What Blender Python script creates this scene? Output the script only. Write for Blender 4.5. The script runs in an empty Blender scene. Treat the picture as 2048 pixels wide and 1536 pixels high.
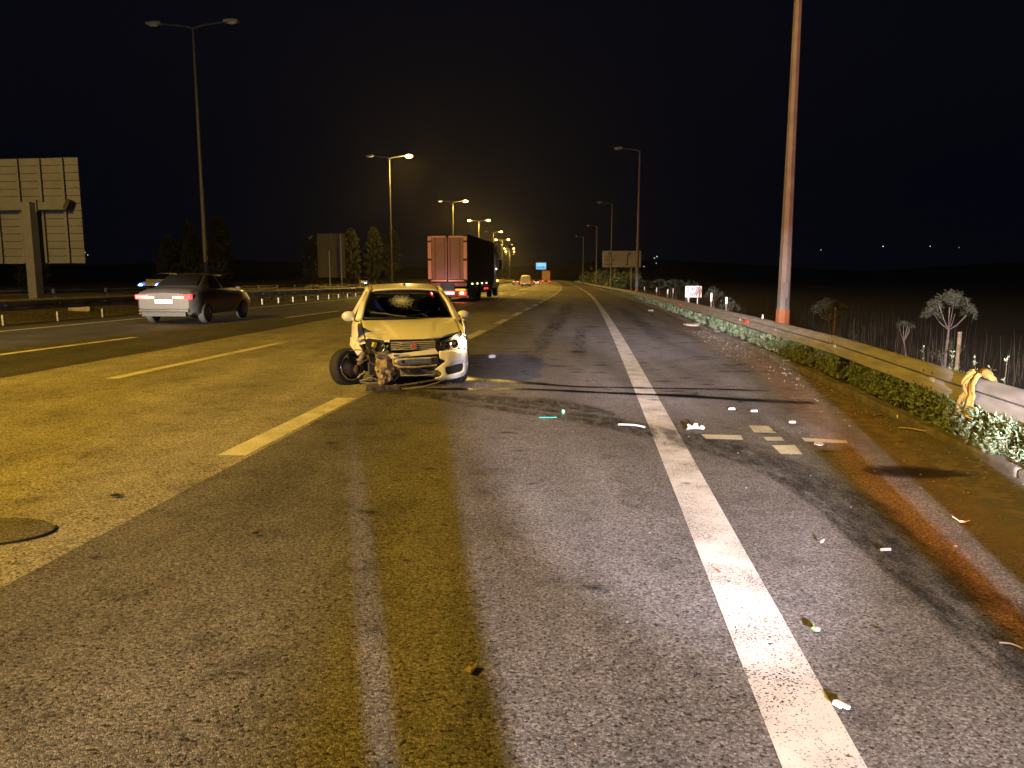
import bpy, bmesh, math, random
from mathutils import Vector, Matrix, Euler, noise as mnoise

random.seed(11)
R = math.radians
scn = bpy.context.scene
COL = scn.collection

# ------------------------------------------------------------------ camera
CAMH = 1.6
PITCH = math.atan(215.0 / 1538.0)
cd = bpy.data.cameras.new('camera')
cd.sensor_fit = 'HORIZONTAL'; cd.sensor_width = 36.0; cd.lens = 1538.0 / 2048.0 * 36.0
cd.clip_start = 0.05; cd.clip_end = 6000.0
cam = bpy.data.objects.new('camera', cd); COL.objects.link(cam)
cam.location = (0, 0, CAMH); cam.rotation_euler = (math.pi / 2 - PITCH, 0, 0)
scn.camera = cam

# ------------------------------------------------------------------ sky, moon, exposure
w = bpy.data.worlds.new('World'); scn.world = w; w.use_nodes = True
nt = w.node_tree
bg = nt.nodes['Background']
sky = nt.nodes.new('ShaderNodeTexSky'); sky.sky_type = 'NISHITA'; sky.sun_disc = False
sky.sun_elevation = R(-4.0); sky.sun_rotation = R(180.0)
bg.inputs[1].default_value = 0.05
nt.links.new(sky.outputs[0], bg.inputs[0])
bg2 = nt.nodes.new('ShaderNodeBackground'); bg2.inputs[0].default_value = (0.0010, 0.0016, 0.0040, 1); bg2.inputs[1].default_value = 1.0   # night sky glow
ash = nt.nodes.new('ShaderNodeAddShader')
nt.links.new(bg.outputs[0], ash.inputs[0]); nt.links.new(bg2.outputs[0], ash.inputs[1])
nt.links.new(ash.outputs[0], nt.nodes['World Output'].inputs['Surface'])
sd = bpy.data.lights.new('moon', 'SUN'); sd.energy = 0.004; sd.angle = R(0.5); sd.color = (0.75, 0.85, 1.0)
so = bpy.data.objects.new('moon', sd); COL.objects.link(so); so.rotation_euler = (R(50), 0, R(150))
vs = scn.view_settings
vs.view_transform = 'Standard'; vs.look = 'None'; vs.exposure = 0.0; vs.gamma = 1.0; vs.use_curve_mapping = False
scn.cycles.use_denoising = True
scn.cycles.max_bounces = 6; scn.cycles.transparent_max_bounces = 12
scn.cycles.sample_clamp_indirect = 3.0

# ------------------------------------------------------------------ the road's shape
def smooth_interp(pts, y):
    if y <= pts[0][0]: return pts[0][1]
    for (a, za), (b, zb) in zip(pts, pts[1:]):
        if y <= b:
            t = (y - a) / (b - a); t = t * t * (3 - 2 * t)
            return za + (zb - za) * t
    return pts[-1][1]
def gz(y):
    if y < 12: return 0.0
    if y < 130:
        t = y - 12; return -0.0065 * t * t / (t + 12)
    z130 = -0.0065 * 118 * 118 / 130.0
    if y < 180: return z130 - 0.0052 * (y - 130) + 0.0052 * (y - 130) ** 2 / 100.0
    zl = z130 - 0.13
    return zl + 0.32 * min(1.0, (y - 180) / 160.0) ** 2
def xr(y): return 0.79 + 0.1019 * y - 1.2e-4 * y * y
def cross(off): return 0.02 * min(max(0.0, -off), 29.0)
def P(off, y, h=0.0): return Vector((xr(y) + off, y, gz(y) + cross(off) + h))
def heading(y): return -math.atan(0.1019 - 2.4e-4 * y)      # rotation about z so that local +Y follows the road
def kerb_off(y):
    return 2.60 + 0.16 * min(1, max(0, (y - 4) / 8.0)) + 0.55 * min(1, max(0, (y - 14) / 80.0))
def rail_off(y):
    if y < 12: return 2.62 + 0.38 * min(1, max(0, (y - 5) / 7.0))
    return 3.0 + 0.5 * min(1, (y - 12) / 90.0)
def med_off(y): return -0.042 * min(max(0, y - 18.6), 45)   # the left side widens a little

# ------------------------------------------------------------------ helpers
class MB:
    def __init__(s): s.v = []; s.f = []
    def add(s, vs, fs):
        o = len(s.v); s.v += [tuple(v) for v in vs]; s.f += [tuple(i + o for i in f) for f in fs]; return s
    def box(s, c, d, rot=None, taper=1.0):
        x, y, z = d[0] / 2, d[1] / 2, d[2] / 2
        vs = [Vector((sx * x * (taper if sz > 0 else 1), sy * y * (taper if sz > 0 else 1), sz * z)) for sz in (-1, 1) for sy in (-1, 1) for sx in (-1, 1)]
        if rot is not None:
            m = Euler(rot).to_matrix(); vs = [m @ v for v in vs]
        vs = [v + Vector(c) for v in vs]
        return s.add(vs, [(0, 2, 3, 1), (4, 5, 7, 6), (0, 1, 5, 4), (2, 6, 7, 3), (0, 4, 6, 2), (1, 3, 7, 5)])
    def tube(s, pts, rad, n=8, cap=True):
        pts = [Vector(p) for p in pts]
        if not hasattr(rad, '__len__'): rad = [rad] * len(pts)
        rings = []; up = None
        for i, p in enumerate(pts):
            t = (pts[min(i + 1, len(pts) - 1)] - pts[max(i - 1, 0)]).normalized()
            if up is None:
                up = Vector((0, 0, 1)) if abs(t.z) < 0.9 else Vector((1, 0, 0))
            a = t.cross(up)
            if a.length < 1e-4: a = t.cross(Vector((0, 1, 0)))
            a.normalize(); b = a.cross(t).normalized(); up = b
            rings.append([p + (a * math.cos(k * 2 * math.pi / n) + b * math.sin(k * 2 * math.pi / n)) * rad[i] for k in range(n)])
        vs = [v for r in rings for v in r]; fs = []
        for i in range(len(pts) - 1):
            for k in range(n):
                k2 = (k + 1) % n
                fs.append((i * n + k, i * n + k2, (i + 1) * n + k2, (i + 1) * n + k))
        if cap:
            fs.append(tuple(range(n - 1, -1, -1))); fs.append(tuple((len(pts) - 1) * n + k for k in range(n)))
        return s.add(vs, fs)
    def grid(s, fn, nu, nv, skip=None):
        vs = [fn(i / nu, j / nv) for j in range(nv + 1) for i in range(nu + 1)]
        fs = []
        for j in range(nv):
            for i in range(nu):
                if skip and skip((i + .5) / nu, (j + .5) / nv): continue
                a = j * (nu + 1) + i
                fs.append((a, a + 1, a + nu + 2, a + nu + 1))
        return s.add(vs, fs)
    def lathe(s, prof, n=20, m=None, closed=False):      # prof (r, h) turned about local Z; m = Matrix
        m = m or Matrix()
        vs = []
        for r, h in prof:
            for k in range(n):
                a = 2 * math.pi * k / n
                vs.append(m @ Vector((r * math.cos(a), r * math.sin(a), h)))
        fs = []; L = len(prof)
        for i in range(L if closed else L - 1):
            j = (i + 1) % L
            for k in range(n):
                k2 = (k + 1) % n
                fs.append((i * n + k, i * n + k2, j * n + k2, j * n + k))
        return s.add(vs, fs)
    def disc(s, c, r, axis=(0, -1, 0), n=16, th=0.01):
        ax = Vector(axis).normalized(); c = Vector(c)
        return s.tube([c, c + ax * th], [r, r], n)
    def ball(s, c, r, sc=(1, 1, 1), n=10, amp=0.0, seed=0):
        c = Vector(c); vs = []; fs = []
        m = n // 2 + 1
        for j in range(m + 1):
            th = math.pi * j / m
            for k in range(n):
                ph = 2 * math.pi * k / n
                d = Vector((math.sin(th) * math.cos(ph), math.sin(th) * math.sin(ph), math.cos(th)))
                q = 1 + amp * mnoise.noise(d * 2.3 + Vector((seed, seed * 1.7, 0)))
                vs.append(c + Vector((d.x * r * sc[0], d.y * r * sc[1], d.z * r * sc[2])) * q)
        for j in range(m):
            for k in range(n):
                k2 = (k + 1) % n
                fs.append((j * n + k, j * n + k2, (j + 1) * n + k2, (j + 1) * n + k))
        return s.add(vs, fs)
    def mesh(s, name, mat, smooth=False):
        me = bpy.data.meshes.new(name); me.from_pydata(s.v, [], s.f); me.validate()
        bm = bmesh.new(); bm.from_mesh(me)
        bmesh.ops.remove_doubles(bm, verts=bm.verts, dist=1e-5)
        bmesh.ops.recalc_face_normals(bm, faces=bm.faces)
        bm.to_mesh(me); bm.free()
        if mat: me.materials.append(mat)
        if smooth:
            for p in me.polygons: p.use_smooth = True
        return me
    def build(s, name, mat, parent=None, smooth=False, bevel=0.0, sub=0, solid=0.0):
        o = bpy.data.objects.new(name, s.mesh(name, mat, smooth)); COL.objects.link(o)
        if parent: o.parent = parent
        if solid:
            m = o.modifiers.new('solid', 'SOLIDIFY'); m.thickness = solid; m.offset = 0
        if bevel:
            m = o.modifiers.new('bevel', 'BEVEL'); m.width = bevel; m.segments = 2; m.limit_method = 'ANGLE'
        if sub:
            m = o.modifiers.new('sub', 'SUBSURF'); m.levels = sub; m.render_levels = sub
        return o
    def raw(s, name, mat, parent=None, smooth=False):     # big meshes: no merging
        me = bpy.data.meshes.new(name); me.from_pydata(s.v, [], s.f)
        if mat: me.materials.append(mat)
        if smooth:
            for p in me.polygons: p.use_smooth = True
        o = bpy.data.objects.new(name, me); COL.objects.link(o)
        if parent: o.parent = parent
        return o

def tag(o, label=None, cat=None, group=None, kind=None):
    if label: o['label'] = label
    if cat: o['category'] = cat
    if group: o['group'] = group
    if kind: o['kind'] = kind
    return o
def thing(name, label, cat, loc=(0, 0, 0), rz=0.0, group=None):
    o = bpy.data.objects.new(name, None); COL.objects.link(o); o.empty_display_size = 0.1
    o.location = loc; o.rotation_euler = (0, 0, rz)
    return tag(o, label, cat, group)
def inst(src, parent=None, loc=(0, 0, 0), rot=(0, 0, 0), sc=(1, 1, 1)):
    c = src.copy(); COL.objects.link(c); c.parent = parent
    c.location = loc; c.rotation_euler = rot; c.scale = sc
    return c
def copy_tree(o, parent=None):
    c = o.copy(); COL.objects.link(c); c.parent = parent
    for ch in list(o.children): copy_tree(ch, c)
    return c

# ------------------------------------------------------------------ materials
def newmat(name):
    m = bpy.data.materials.new(name); m.use_nodes = True
    n = m.node_tree.nodes; return m, n, m.node_tree.links, n['Principled BSDF']
def pm(name, col, rough=0.6, metal=0.0, var=0.0, scale=8.0, bump=0.0, bscale=None, coat=0.0, col2=None, detail=6.0, lo=0.35, hi=0.65, spec=None):
    m, n, l, b = newmat(name)
    b.inputs['Roughness'].default_value = rough; b.inputs['Metallic'].default_value = metal
    if coat: b.inputs['Coat Weight'].default_value = coat; b.inputs['Coat Roughness'].default_value = 0.05
    if spec is not None: b.inputs['Specular IOR Level'].default_value = spec
    tc = n.new('ShaderNodeTexCoord')
    if var or col2:
        t = n.new('ShaderNodeTexNoise'); t.inputs['Scale'].default_value = scale; t.inputs['Detail'].default_value = detail
        l.new(tc.outputs['Object'], t.inputs['Vector'])
        cr = n.new('ShaderNodeValToRGB'); cr.color_ramp.elements[0].position = lo; cr.color_ramp.elements[1].position = hi
        c2 = col2 if col2 else tuple(c * (1 - var) for c in col)
        cr.color_ramp.elements[0].color = (*c2, 1); cr.color_ramp.elements[1].color = (*col, 1)
        l.new(t.outputs['Fac'], cr.inputs['Fac']); l.new(cr.outputs['Color'], b.inputs['Base Color'])
    else:
        b.inputs['Base Color'].default_value = (*col, 1)
    if bump:
        t2 = n.new('ShaderNodeTexNoise'); t2.inputs['Scale'].default_value = bscale or scale * 3; t2.inputs['Detail'].default_value = 5
        l.new(tc.outputs['Object'], t2.inputs['Vector'])
        bp = n.new('ShaderNodeBump'); bp.inputs['Strength'].default_value = bump; bp.inputs['Distance'].default_value = 0.02
        l.new(t2.outputs['Fac'], bp.inputs['Height']); l.new(bp.outputs['Normal'], b.inputs['Normal'])
    return m
def emat(name, col, s):
    m, n, l, b = newmat(name)
    b.inputs['Base Color'].default_value = (*[min(1, c) * 0.5 for c in col], 1)
    b.inputs['Emission Color'].default_value = (*col, 1); b.inputs['Emission Strength'].default_value = s
    return m
def glassmat(name, tint, gloss=0.12, rough=0.02):
    m, n, l, b = newmat(name)
    tr = n.new('ShaderNodeBsdfTransparent'); tr.inputs[0].default_value = (*tint, 1)
    gl = n.new('ShaderNodeBsdfGlossy'); gl.inputs['Roughness'].default_value = rough
    fr = n.new('ShaderNodeFresnel'); fr.inputs[0].default_value = 1.5
    mx = n.new('ShaderNodeMixShader')
    l.new(fr.outputs[0], mx.inputs[0]); l.new(tr.outputs[0], mx.inputs[1]); l.new(gl.outputs[0], mx.inputs[2])
    l.new(mx.outputs[0], n['Material Output'].inputs['Surface'])
    return m

def asphalt_mat(name, tint=(1, 1, 1), dark=0.05, light=0.16, worn=True, bump=1.0, streak=0.8):
    m, n, l, b = newmat(name)
    geo = n.new('ShaderNodeNewGeometry')
    v1 = n.new('ShaderNodeTexVoronoi'); v1.inputs['Scale'].default_value = 105.0
    v2 = n.new('ShaderNodeTexVoronoi'); v2.inputs['Scale'].default_value = 105.0; v2.feature = 'DISTANCE_TO_EDGE'
    nz = n.new('ShaderNodeTexNoise'); nz.inputs['Scale'].default_value = 58.0; nz.inputs['Detail'].default_value = 4
    big = n.new('ShaderNodeTexNoise'); big.inputs['Scale'].default_value = 0.9; big.inputs['Detail'].default_value = 7; big.inputs['Roughness'].default_value = 0.65
    mp = n.new('ShaderNodeMapping'); mp.inputs['Scale'].default_value = (1.6, 0.12, 1)
    lane = n.new('ShaderNodeTexNoise'); lane.inputs['Scale'].default_value = 1.0; lane.inputs['Detail'].default_value = 5
    for t in (v1, v2, nz, big): l.new(geo.outputs['Position'], t.inputs['Vector'])
    l.new(geo.outputs['Position'], mp.inputs['Vector']); l.new(mp.outputs[0], lane.inputs['Vector'])
    sep = n.new('ShaderNodeSeparateColor'); l.new(v1.outputs['Color'], sep.inputs[0])
    r1 = n.new('ShaderNodeValToRGB'); r1.color_ramp.elements[0].color = (dark * tint[0], dark * tint[1], dark * tint[2], 1)
    r1.color_ramp.elements[1].color = (light * tint[0], light * tint[1], light * tint[2], 1)
    r1.color_ramp.elements[1].position = 0.95
    e = r1.color_ramp.elements.new(0.7); mid = dark * 0.55 + light * 0.45; e.color = (mid * tint[0], mid * tint[1], mid * tint[2], 1)
    l.new(sep.outputs[0], r1.inputs['Fac'])
    # deep pits between the stones
    pit = n.new('ShaderNodeValToRGB'); pit.color_ramp.elements[0].position = 0.34; pit.color_ramp.elements[1].position = 0.46
    pit.color_ramp.elements[0].color = (0.10, 0.10, 0.10, 1); pit.color_ramp.elements[1].color = (1, 1, 1, 1)
    l.new(nz.outputs['Fac'], pit.inputs['Fac'])
    m1 = n.new('ShaderNodeMix'); m1.data_type = 'RGBA'; m1.blend_type = 'MULTIPLY'; m1.inputs[0].default_value = 1.0
    l.new(r1.outputs[0], m1.inputs[6]); l.new(pit.outputs[0], m1.inputs[7])
    br = n.new('ShaderNodeValToRGB'); br.color_ramp.elements[0].position = 0.3; br.color_ramp.elements[1].position = 0.7
    br.color_ramp.elements[0].color = (0.72, 0.72, 0.72, 1); br.color_ramp.elements[1].color = (1.2, 1.2, 1.2, 1)
    l.new(big.outputs['Fac'], br.inputs['Fac'])
    m2 = n.new('ShaderNodeMix'); m2.data_type = 'RGBA'; m2.blend_type = 'MULTIPLY'; m2.inputs[0].default_value = 1.0
    l.new(m1.outputs[2], m2.inputs[6]); l.new(br.outputs[0], m2.inputs[7])
    lr = n.new('ShaderNodeValToRGB'); lr.color_ramp.elements[0].position = 0.35; lr.color_ramp.elements[1].position = 0.65
    lr.color_ramp.elements[0].color = (0.8, 0.8, 0.8, 1); lr.color_ramp.elements[1].color = (1.12, 1.12, 1.12, 1)
    l.new(lane.outputs['Fac'], lr.inputs['Fac'])
    m3 = n.new('ShaderNodeMix'); m3.data_type = 'RGBA'; m3.blend_type = 'MULTIPLY'; m3.inputs[0].default_value = 1.0 if worn else 0.4
    l.new(m2.outputs[2], m3.inputs[6]); l.new(lr.outputs[0], m3.inputs[7])
    sk_ = n.new('ShaderNodeTexNoise'); sk_.inputs['Scale'].default_value = 3.2; sk_.inputs['Detail'].default_value = 6; sk_.inputs['Roughness'].default_value = 0.75
    l.new(geo.outputs['Position'], sk_.inputs['Vector'])
    sr = n.new('ShaderNodeValToRGB'); sr.color_ramp.elements[0].position = 0.33; sr.color_ramp.elements[1].position = 0.47
    sr.color_ramp.elements[0].color = (0.5, 0.5, 0.5, 1); sr.color_ramp.elements[1].color = (1, 1, 1, 1)
    l.new(sk_.outputs['Fac'], sr.inputs['Fac'])
    m4 = n.new('ShaderNodeMix'); m4.data_type = 'RGBA'; m4.blend_type = 'MULTIPLY'; m4.inputs[0].default_value = streak
    l.new(m3.outputs[2], m4.inputs[6]); l.new(sr.outputs[0], m4.inputs[7])
    l.new(m4.outputs[2], b.inputs['Base Color'])
    b.inputs['Roughness'].default_value = 0.75; b.inputs['Specular IOR Level'].default_value = 0.25
    # relief: rounded stones with gaps
    mth = n.new('ShaderNodeMath'); mth.operation = 'MINIMUM'; mth.inputs[1].default_value = 0.25
    l.new(v2.outputs['Distance'], mth.inputs[0])
    ad = n.new('ShaderNodeMath'); ad.operation = 'MULTIPLY_ADD'; ad.inputs[1].default_value = 1.6
    l.new(mth.outputs[0], ad.inputs[0]); l.new(nz.outputs['Fac'], ad.inputs[2])
    bp = n.new('ShaderNodeBump'); bp.inputs['Strength'].default_value = bump; bp.inputs['Distance'].default_value = 0.006
    l.new(ad.outputs[0], bp.inputs['Height']); l.new(bp.outputs[0], b.inputs['Normal'])
    return m
def paint_mat(name, col, wear=0.5, fine=70.0):
    """Road paint worn through to the stones: holes are transparent, so the asphalt below shows."""
    m, n, l, b = newmat(name)
    geo = n.new('ShaderNodeNewGeometry')
    a = n.new('ShaderNodeTexNoise'); a.inputs['Scale'].default_value = fine; a.inputs['Detail'].default_value = 3
    c = n.new('ShaderNodeTexNoise'); c.inputs['Scale'].default_value = 3.0; c.inputs['Detail'].default_value = 6
    for t in (a, c): l.new(geo.outputs['Position'], t.inputs['Vector'])
    mx = n.new('ShaderNodeMath'); mx.operation = 'MULTIPLY_ADD'; mx.inputs[1].default_value = 0.35
    l.new(c.outputs['Fac'], mx.inputs[0]); l.new(a.outputs['Fac'], mx.inputs[2])
    cr = n.new('ShaderNodeValToRGB'); p = 0.40 + 0.2 * wear
    cr.color_ramp.elements[0].position = p; cr.color_ramp.elements[1].position = p + 0.03
    l.new(mx.outputs[0], cr.inputs['Fac'])
    vc = n.new('ShaderNodeValToRGB'); vc.color_ramp.elements[0].color = (*[x * 0.7 for x in col], 1); vc.color_ramp.elements[1].color = (*col, 1)
    vc.color_ramp.elements[0].position = 0.3; vc.color_ramp.elements[1].position = 0.65
    l.new(c.outputs['Fac'], vc.inputs['Fac']); l.new(vc.outputs[0], b.inputs['Base Color'])
    b.inputs['Roughness'].default_value = 0.6
    l.new(cr.outputs[0], b.inputs['Alpha'])
    bp = n.new('ShaderNodeBump'); bp.inputs['Strength'].default_value = 0.6; bp.inputs['Distance'].default_value = 0.004
    l.new(a.outputs['Fac'], bp.inputs['Height']); l.new(bp.outputs[0], b.inputs['Normal'])
    return m
def stain_mat(name, col, amount=0.6, scale=(3, 3, 3), rough=0.6, lo=0.4, hi=0.6):
    """A dark film on the road. UV x runs across (edges fade), noise breaks it up."""
    m, n, l, b = newmat(name)
    geo = n.new('ShaderNodeNewGeometry')
    mp = n.new('ShaderNodeMapping'); mp.inputs['Scale'].default_value = scale
    l.new(geo.outputs['Position'], mp.inputs['Vector'])
    t = n.new('ShaderNodeTexNoise'); t.inputs['Scale'].default_value = 1; t.inputs['Detail'].default_value = 8; t.inputs['Roughness'].default_value = 0.7
    l.new(mp.outputs[0], t.inputs['Vector'])
    cr = n.new('ShaderNodeValToRGB'); cr.color_ramp.elements[0].position = lo; cr.color_ramp.elements[1].position = hi
    l.new(t.outputs['Fac'], cr.inputs['Fac'])
    at = n.new('ShaderNodeAttribute'); at.attribute_name = 'fade'
    mu = n.new('ShaderNodeMath'); mu.operation = 'MULTIPLY'; l.new(cr.outputs[0], mu.inputs[0]); l.new(at.outputs['Fac'], mu.inputs[1])
    mu2 = n.new('ShaderNodeMath'); mu2.operation = 'MULTIPLY'; l.new(mu.outputs[0], mu2.inputs[0]); mu2.inputs[1].default_value = amount
    l.new(mu2.outputs[0], b.inputs['Alpha'])
    b.inputs['Base Color'].default_value = (*col, 1); b.inputs['Roughness'].default_value = rough
    b.inputs['Specular IOR Level'].default_value = 0.3
    return m

M = {}
M['asphalt'] = asphalt_mat('asphalt', (1.03, 0.99, 1.0), dark=0.085, light=0.285)
M['asphalt_light'] = asphalt_mat('asphalt_light', (1.05, 1.0, 0.88), dark=0.19, light=0.60)
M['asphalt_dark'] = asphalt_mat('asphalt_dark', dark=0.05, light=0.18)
M['ground'] = pm('soil', (0.022, 0.018, 0.013), 0.95, var=0.6, scale=2.0, bump=0.8, bscale=14)
M['dirt'] = pm('roadside_dirt', (0.17, 0.13, 0.09), 0.95, var=0.5, scale=5.0, bump=0.8, bscale=40)
M['median'] = pm('median_soil', (0.06, 0.05, 0.032), 0.95, var=0.6, scale=1.2, bump=0.8, bscale=10)
M['kerb'] = pm('kerb_concrete', (0.16, 0.145, 0.12), 0.9, var=0.55, scale=6, bump=0.6, bscale=50)
M['white_line'] = paint_mat('white_road_paint', (0.64, 0.63, 0.64), wear=0.74, fine=105)
M['white_dash'] = paint_mat('dash_road_paint', (0.74, 0.72, 0.62), wear=0.62)
M['faded_paint'] = paint_mat('faded_survey_paint', (0.62, 0.62, 0.50), wear=0.6)
M['galv'] = pm('galvanised_steel', (0.30, 0.295, 0.285), 0.6, 0.0, var=0.35, scale=7, bump=0.15, bscale=30)
M['galv_old'] = pm('weathered_steel', (0.20, 0.19, 0.17), 0.65, 0.3, var=0.5, scale=4, bump=0.2, bscale=20)
M['post'] = pm('post_steel', (0.60, 0.60, 0.57), 0.55, 0.2, var=0.3, scale=9)
M['pole'] = pm('pole_steel', (0.17, 0.165, 0.165), 0.6, 0.0, var=0.3, scale=3)
M['pole_median'] = pm('median_pole_steel', (0.085, 0.085, 0.088), 0.6, 0.0, var=0.3, scale=3)
M['pole_base'] = pm('pole_base_primer', (0.34, 0.12, 0.045), 0.7, var=0.3, scale=5)
M['lamp_shell'] = pm('lamp_shell', (0.30, 0.30, 0.30), 0.5, 0.2)
M['lens_off'] = pm('lamp_glass_unlit', (0.45, 0.45, 0.42), 0.15)
M['sodium'] = emat('sodium_lamp', (1.0, 0.60, 0.13), 22.0)
M['sodium_dim'] = emat('sodium_lamp_dim', (1.0, 0.66, 0.22), 6.0)
M['red_refl'] = pm('red_reflector', (1.0, 0.035, 0.02), 0.3)
M['red_light'] = emat('red_tail_light', (1.0, 0.03, 0.03), 5.0)
M['orange_light'] = emat('amber_marker', (1.0, 0.5, 0.08), 6.0)
M['yellow_light'] = emat('yellow_marker', (1.0, 0.8, 0.35), 3.0)
M['plate_lit'] = emat('lit_plate', (1.0, 0.85, 0.8), 1.0)
M['led_blue'] = emat('led_blue_glow', (0.04, 0.17, 1.0), 2.2)
M['led_white'] = emat('led_headlight', (0.16, 0.42, 1.0), 30.0)
M['bulb'] = emat('glowing_bulb', (1.0, 0.66, 0.40), 90.0)
M['white_paint'] = pm('white_car_paint', (0.80, 0.79, 0.76), 0.35, coat=0.6, var=0.08, scale=3)
M['white_dirty'] = pm('scuffed_white_paint', (0.78, 0.76, 0.72), 0.45, coat=0.2, var=0.35, scale=9, lo=0.28, hi=0.5, bump=0.15, bscale=12)
M['black'] = pm('black_plastic', (0.012, 0.012, 0.013), 0.5)
M['bay'] = pm('engine_bay_black', (0.010, 0.010, 0.010), 0.8, var=0.4, scale=12)
M['rubber'] = pm('tyre_rubber', (0.028, 0.027, 0.026), 0.8, var=0.3, scale=14, bump=0.2, bscale=60)
M['rim'] = pm('wheel_rim', (0.35, 0.34, 0.33), 0.4, 0.6, var=0.3, scale=10)
M['dark_rim'] = pm('dark_steel_rim', (0.06, 0.058, 0.055), 0.6, 0.4, var=0.4, scale=10)
M['brake'] = pm('rusty_brake', (0.14, 0.09, 0.06), 0.7, 0.4, var=0.5, scale=18)
M['chrome'] = pm('chrome', (0.62, 0.62, 0.62), 0.18, 1.0)
M['chrome_bar'] = pm('dull_chrome_bar', (0.50, 0.50, 0.50), 0.3, 0.2)
M['alu'] = pm('dull_aluminium', (0.55, 0.54, 0.50), 0.45, 0.1, var=0.4, scale=14, bump=0.2)
M['grey_plastic'] = pm('grey_plastic', (0.14, 0.14, 0.14), 0.6, var=0.4, scale=10)
M['mud'] = pm('dried_mud', (0.40, 0.31, 0.19), 0.9, col2=(0.14, 0.10, 0.06), scale=13, bump=1.0, bscale=16, lo=0.32, hi=0.55)
M['beige'] = pm('dusty_beige_metal', (0.42, 0.34, 0.22), 0.7, var=0.5, scale=14, bump=0.3)
M['dusty_black'] = pm('dusty_black_plastic', (0.15, 0.13, 0.10), 0.8, var=0.75, scale=16, bump=0.3)
M['navy'] = pm('navy_seat_fabric', (0.03, 0.05, 0.40), 0.85, bump=0.2, bscale=60)
M['interior'] = pm('dark_interior', (0.010, 0.010, 0.011), 0.8)
M['headliner'] = pm('grey_headliner', (0.10, 0.10, 0.10), 0.9)
M['windshield'] = glassmat('windshield_glass', (0.55, 0.60, 0.62))
M['car_glass'] = glassmat('car_window_glass', (0.30, 0.32, 0.32))
M['lens_clear'] = glassmat('headlight_lens', (0.9, 0.9, 0.9))
M['smoke_glass'] = pm('dark_window', (0.012, 0.012, 0.013), 0.08, coat=0.5)
M['crack'] = pm('shattered_glass', (0.55, 0.60, 0.56), 0.4)
M['emblem_red'] = pm('emblem_red', (0.55, 0.10, 0.05), 0.3)
M['plate_blue'] = pm('plate_blue', (0.10, 0.09, 0.35), 0.5)
M['plate_white'] = pm('plate_white', (0.6, 0.58, 0.62), 0.5)
M['yellow'] = pm('yellow_foam', (0.75, 0.62, 0.05), 0.7)
M['paper'] = pm('white_paper', (0.75, 0.75, 0.66), 0.9)
M['wire'] = pm('dusty_cable', (0.16, 0.13, 0.08), 0.7)
M['cloth'] = pm('yellow_cloth', (0.34, 0.225, 0.05), 0.95, var=0.35, scale=14, bump=0.5, bscale=26)
M['leaf'] = pm('shrub_leaf', (0.21, 0.26, 0.16), 0.5, col2=(0.07, 0.12, 0.055), scale=30, lo=0.4, hi=0.6)
M['stem'] = pm('woody_stem', (0.12, 0.09, 0.05), 0.9)
M['needle'] = pm('pine_needle', (0.036, 0.04, 0.017), 0.7, col2=(0.018, 0.021, 0.010), scale=20)
M['needle_pale'] = pm('pale_green_leaf', (0.05, 0.072, 0.042), 0.7, col2=(0.025, 0.04, 0.02), scale=20)
M['bark'] = pm('pine_bark', (0.075, 0.055, 0.04), 0.9, var=0.5, scale=30)
M['stake'] = pm('wooden_stake', (0.14, 0.105, 0.06), 0.9, var=0.4, scale=20)
M['stake_white'] = pm('white_stake_top', (0.7, 0.7, 0.66), 0.8)
M['dry_grass'] = pm('dry_grass', (0.036, 0.026, 0.013), 0.9, col2=(0.015, 0.011, 0.006), scale=3)
M['grass'] = pm('median_grass', (0.05, 0.046, 0.02), 0.9, col2=(0.025, 0.025, 0.01), scale=2)
M['cypress'] = pm('cypress_foliage', (0.028, 0.034, 0.024), 0.8, col2=(0.014, 0.017, 0.012), scale=4)
M['sign_back'] = pm('sign_back_aluminium', (0.115, 0.12, 0.145), 0.6, 0.0, var=0.2, scale=2)
M['sign_back_dark'] = pm('sign_back_panel', (0.16, 0.145, 0.125), 0.7, var=0.2, scale=2)
M['concrete'] = pm('concrete_block', (0.36, 0.32, 0.26), 0.9, var=0.4, scale=8, bump=0.3)
M['sign_white'] = pm('white_sign_sheet', (0.86, 0.87, 0.90), 0.4)
M['sign_ink'] = pm('sign_ink', (0.10, 0.12, 0.16), 0.6)
M['billboard'] = pm('billboard_print', (0.80, 0.78, 0.84), 0.7, var=0.35, scale=0.4)
M['billboard_ink'] = pm('billboard_ink', (0.12, 0.12, 0.15), 0.8)
M['truck_red'] = pm('truck_door_red', (0.30, 0.115, 0.115), 0.5, var=0.25, scale=1.2, detail=3)
M['tape'] = pm('red_reflective_tape', (0.80, 0.32, 0.25), 0.5)
M['curtain'] = pm('dark_truck_curtain', (0.012, 0.012, 0.016), 0.6, bump=0.3, bscale=2)
M['chassis'] = pm('truck_chassis', (0.02, 0.02, 0.022), 0.7)
M['cab_white'] = pm('truck_cab_paint', (0.45, 0.42, 0.38), 0.4)
M['mudflap'] = pm('red_bumper', (0.30, 0.09, 0.09), 0.6, var=0.3, scale=3)
M['silver'] = pm('silver_car_paint', (0.07, 0.068, 0.065), 0.35, 0.2, coat=0.5)
M['van_white'] = pm('van_white_paint', (0.78, 0.74, 0.66), 0.45)
M['debris_white'] = pm('broken_white_plastic', (0.42, 0.41, 0.41), 0.4)
M['debris_black'] = pm('broken_black_plastic', (0.015, 0.015, 0.016), 0.5)
M['green_glass'] = pm('green_plastic', (0.05, 0.45, 0.33), 0.2)
M['twig'] = pm('dry_twig', (0.40, 0.28, 0.12), 0.9)
M['leaf_debris'] = pm('dead_leaf', (0.12, 0.08, 0.04), 0.9)
M['stone'] = pm('pale_stone', (0.30, 0.26, 0.21), 0.9, var=0.4, scale=20, bump=0.4)
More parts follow.
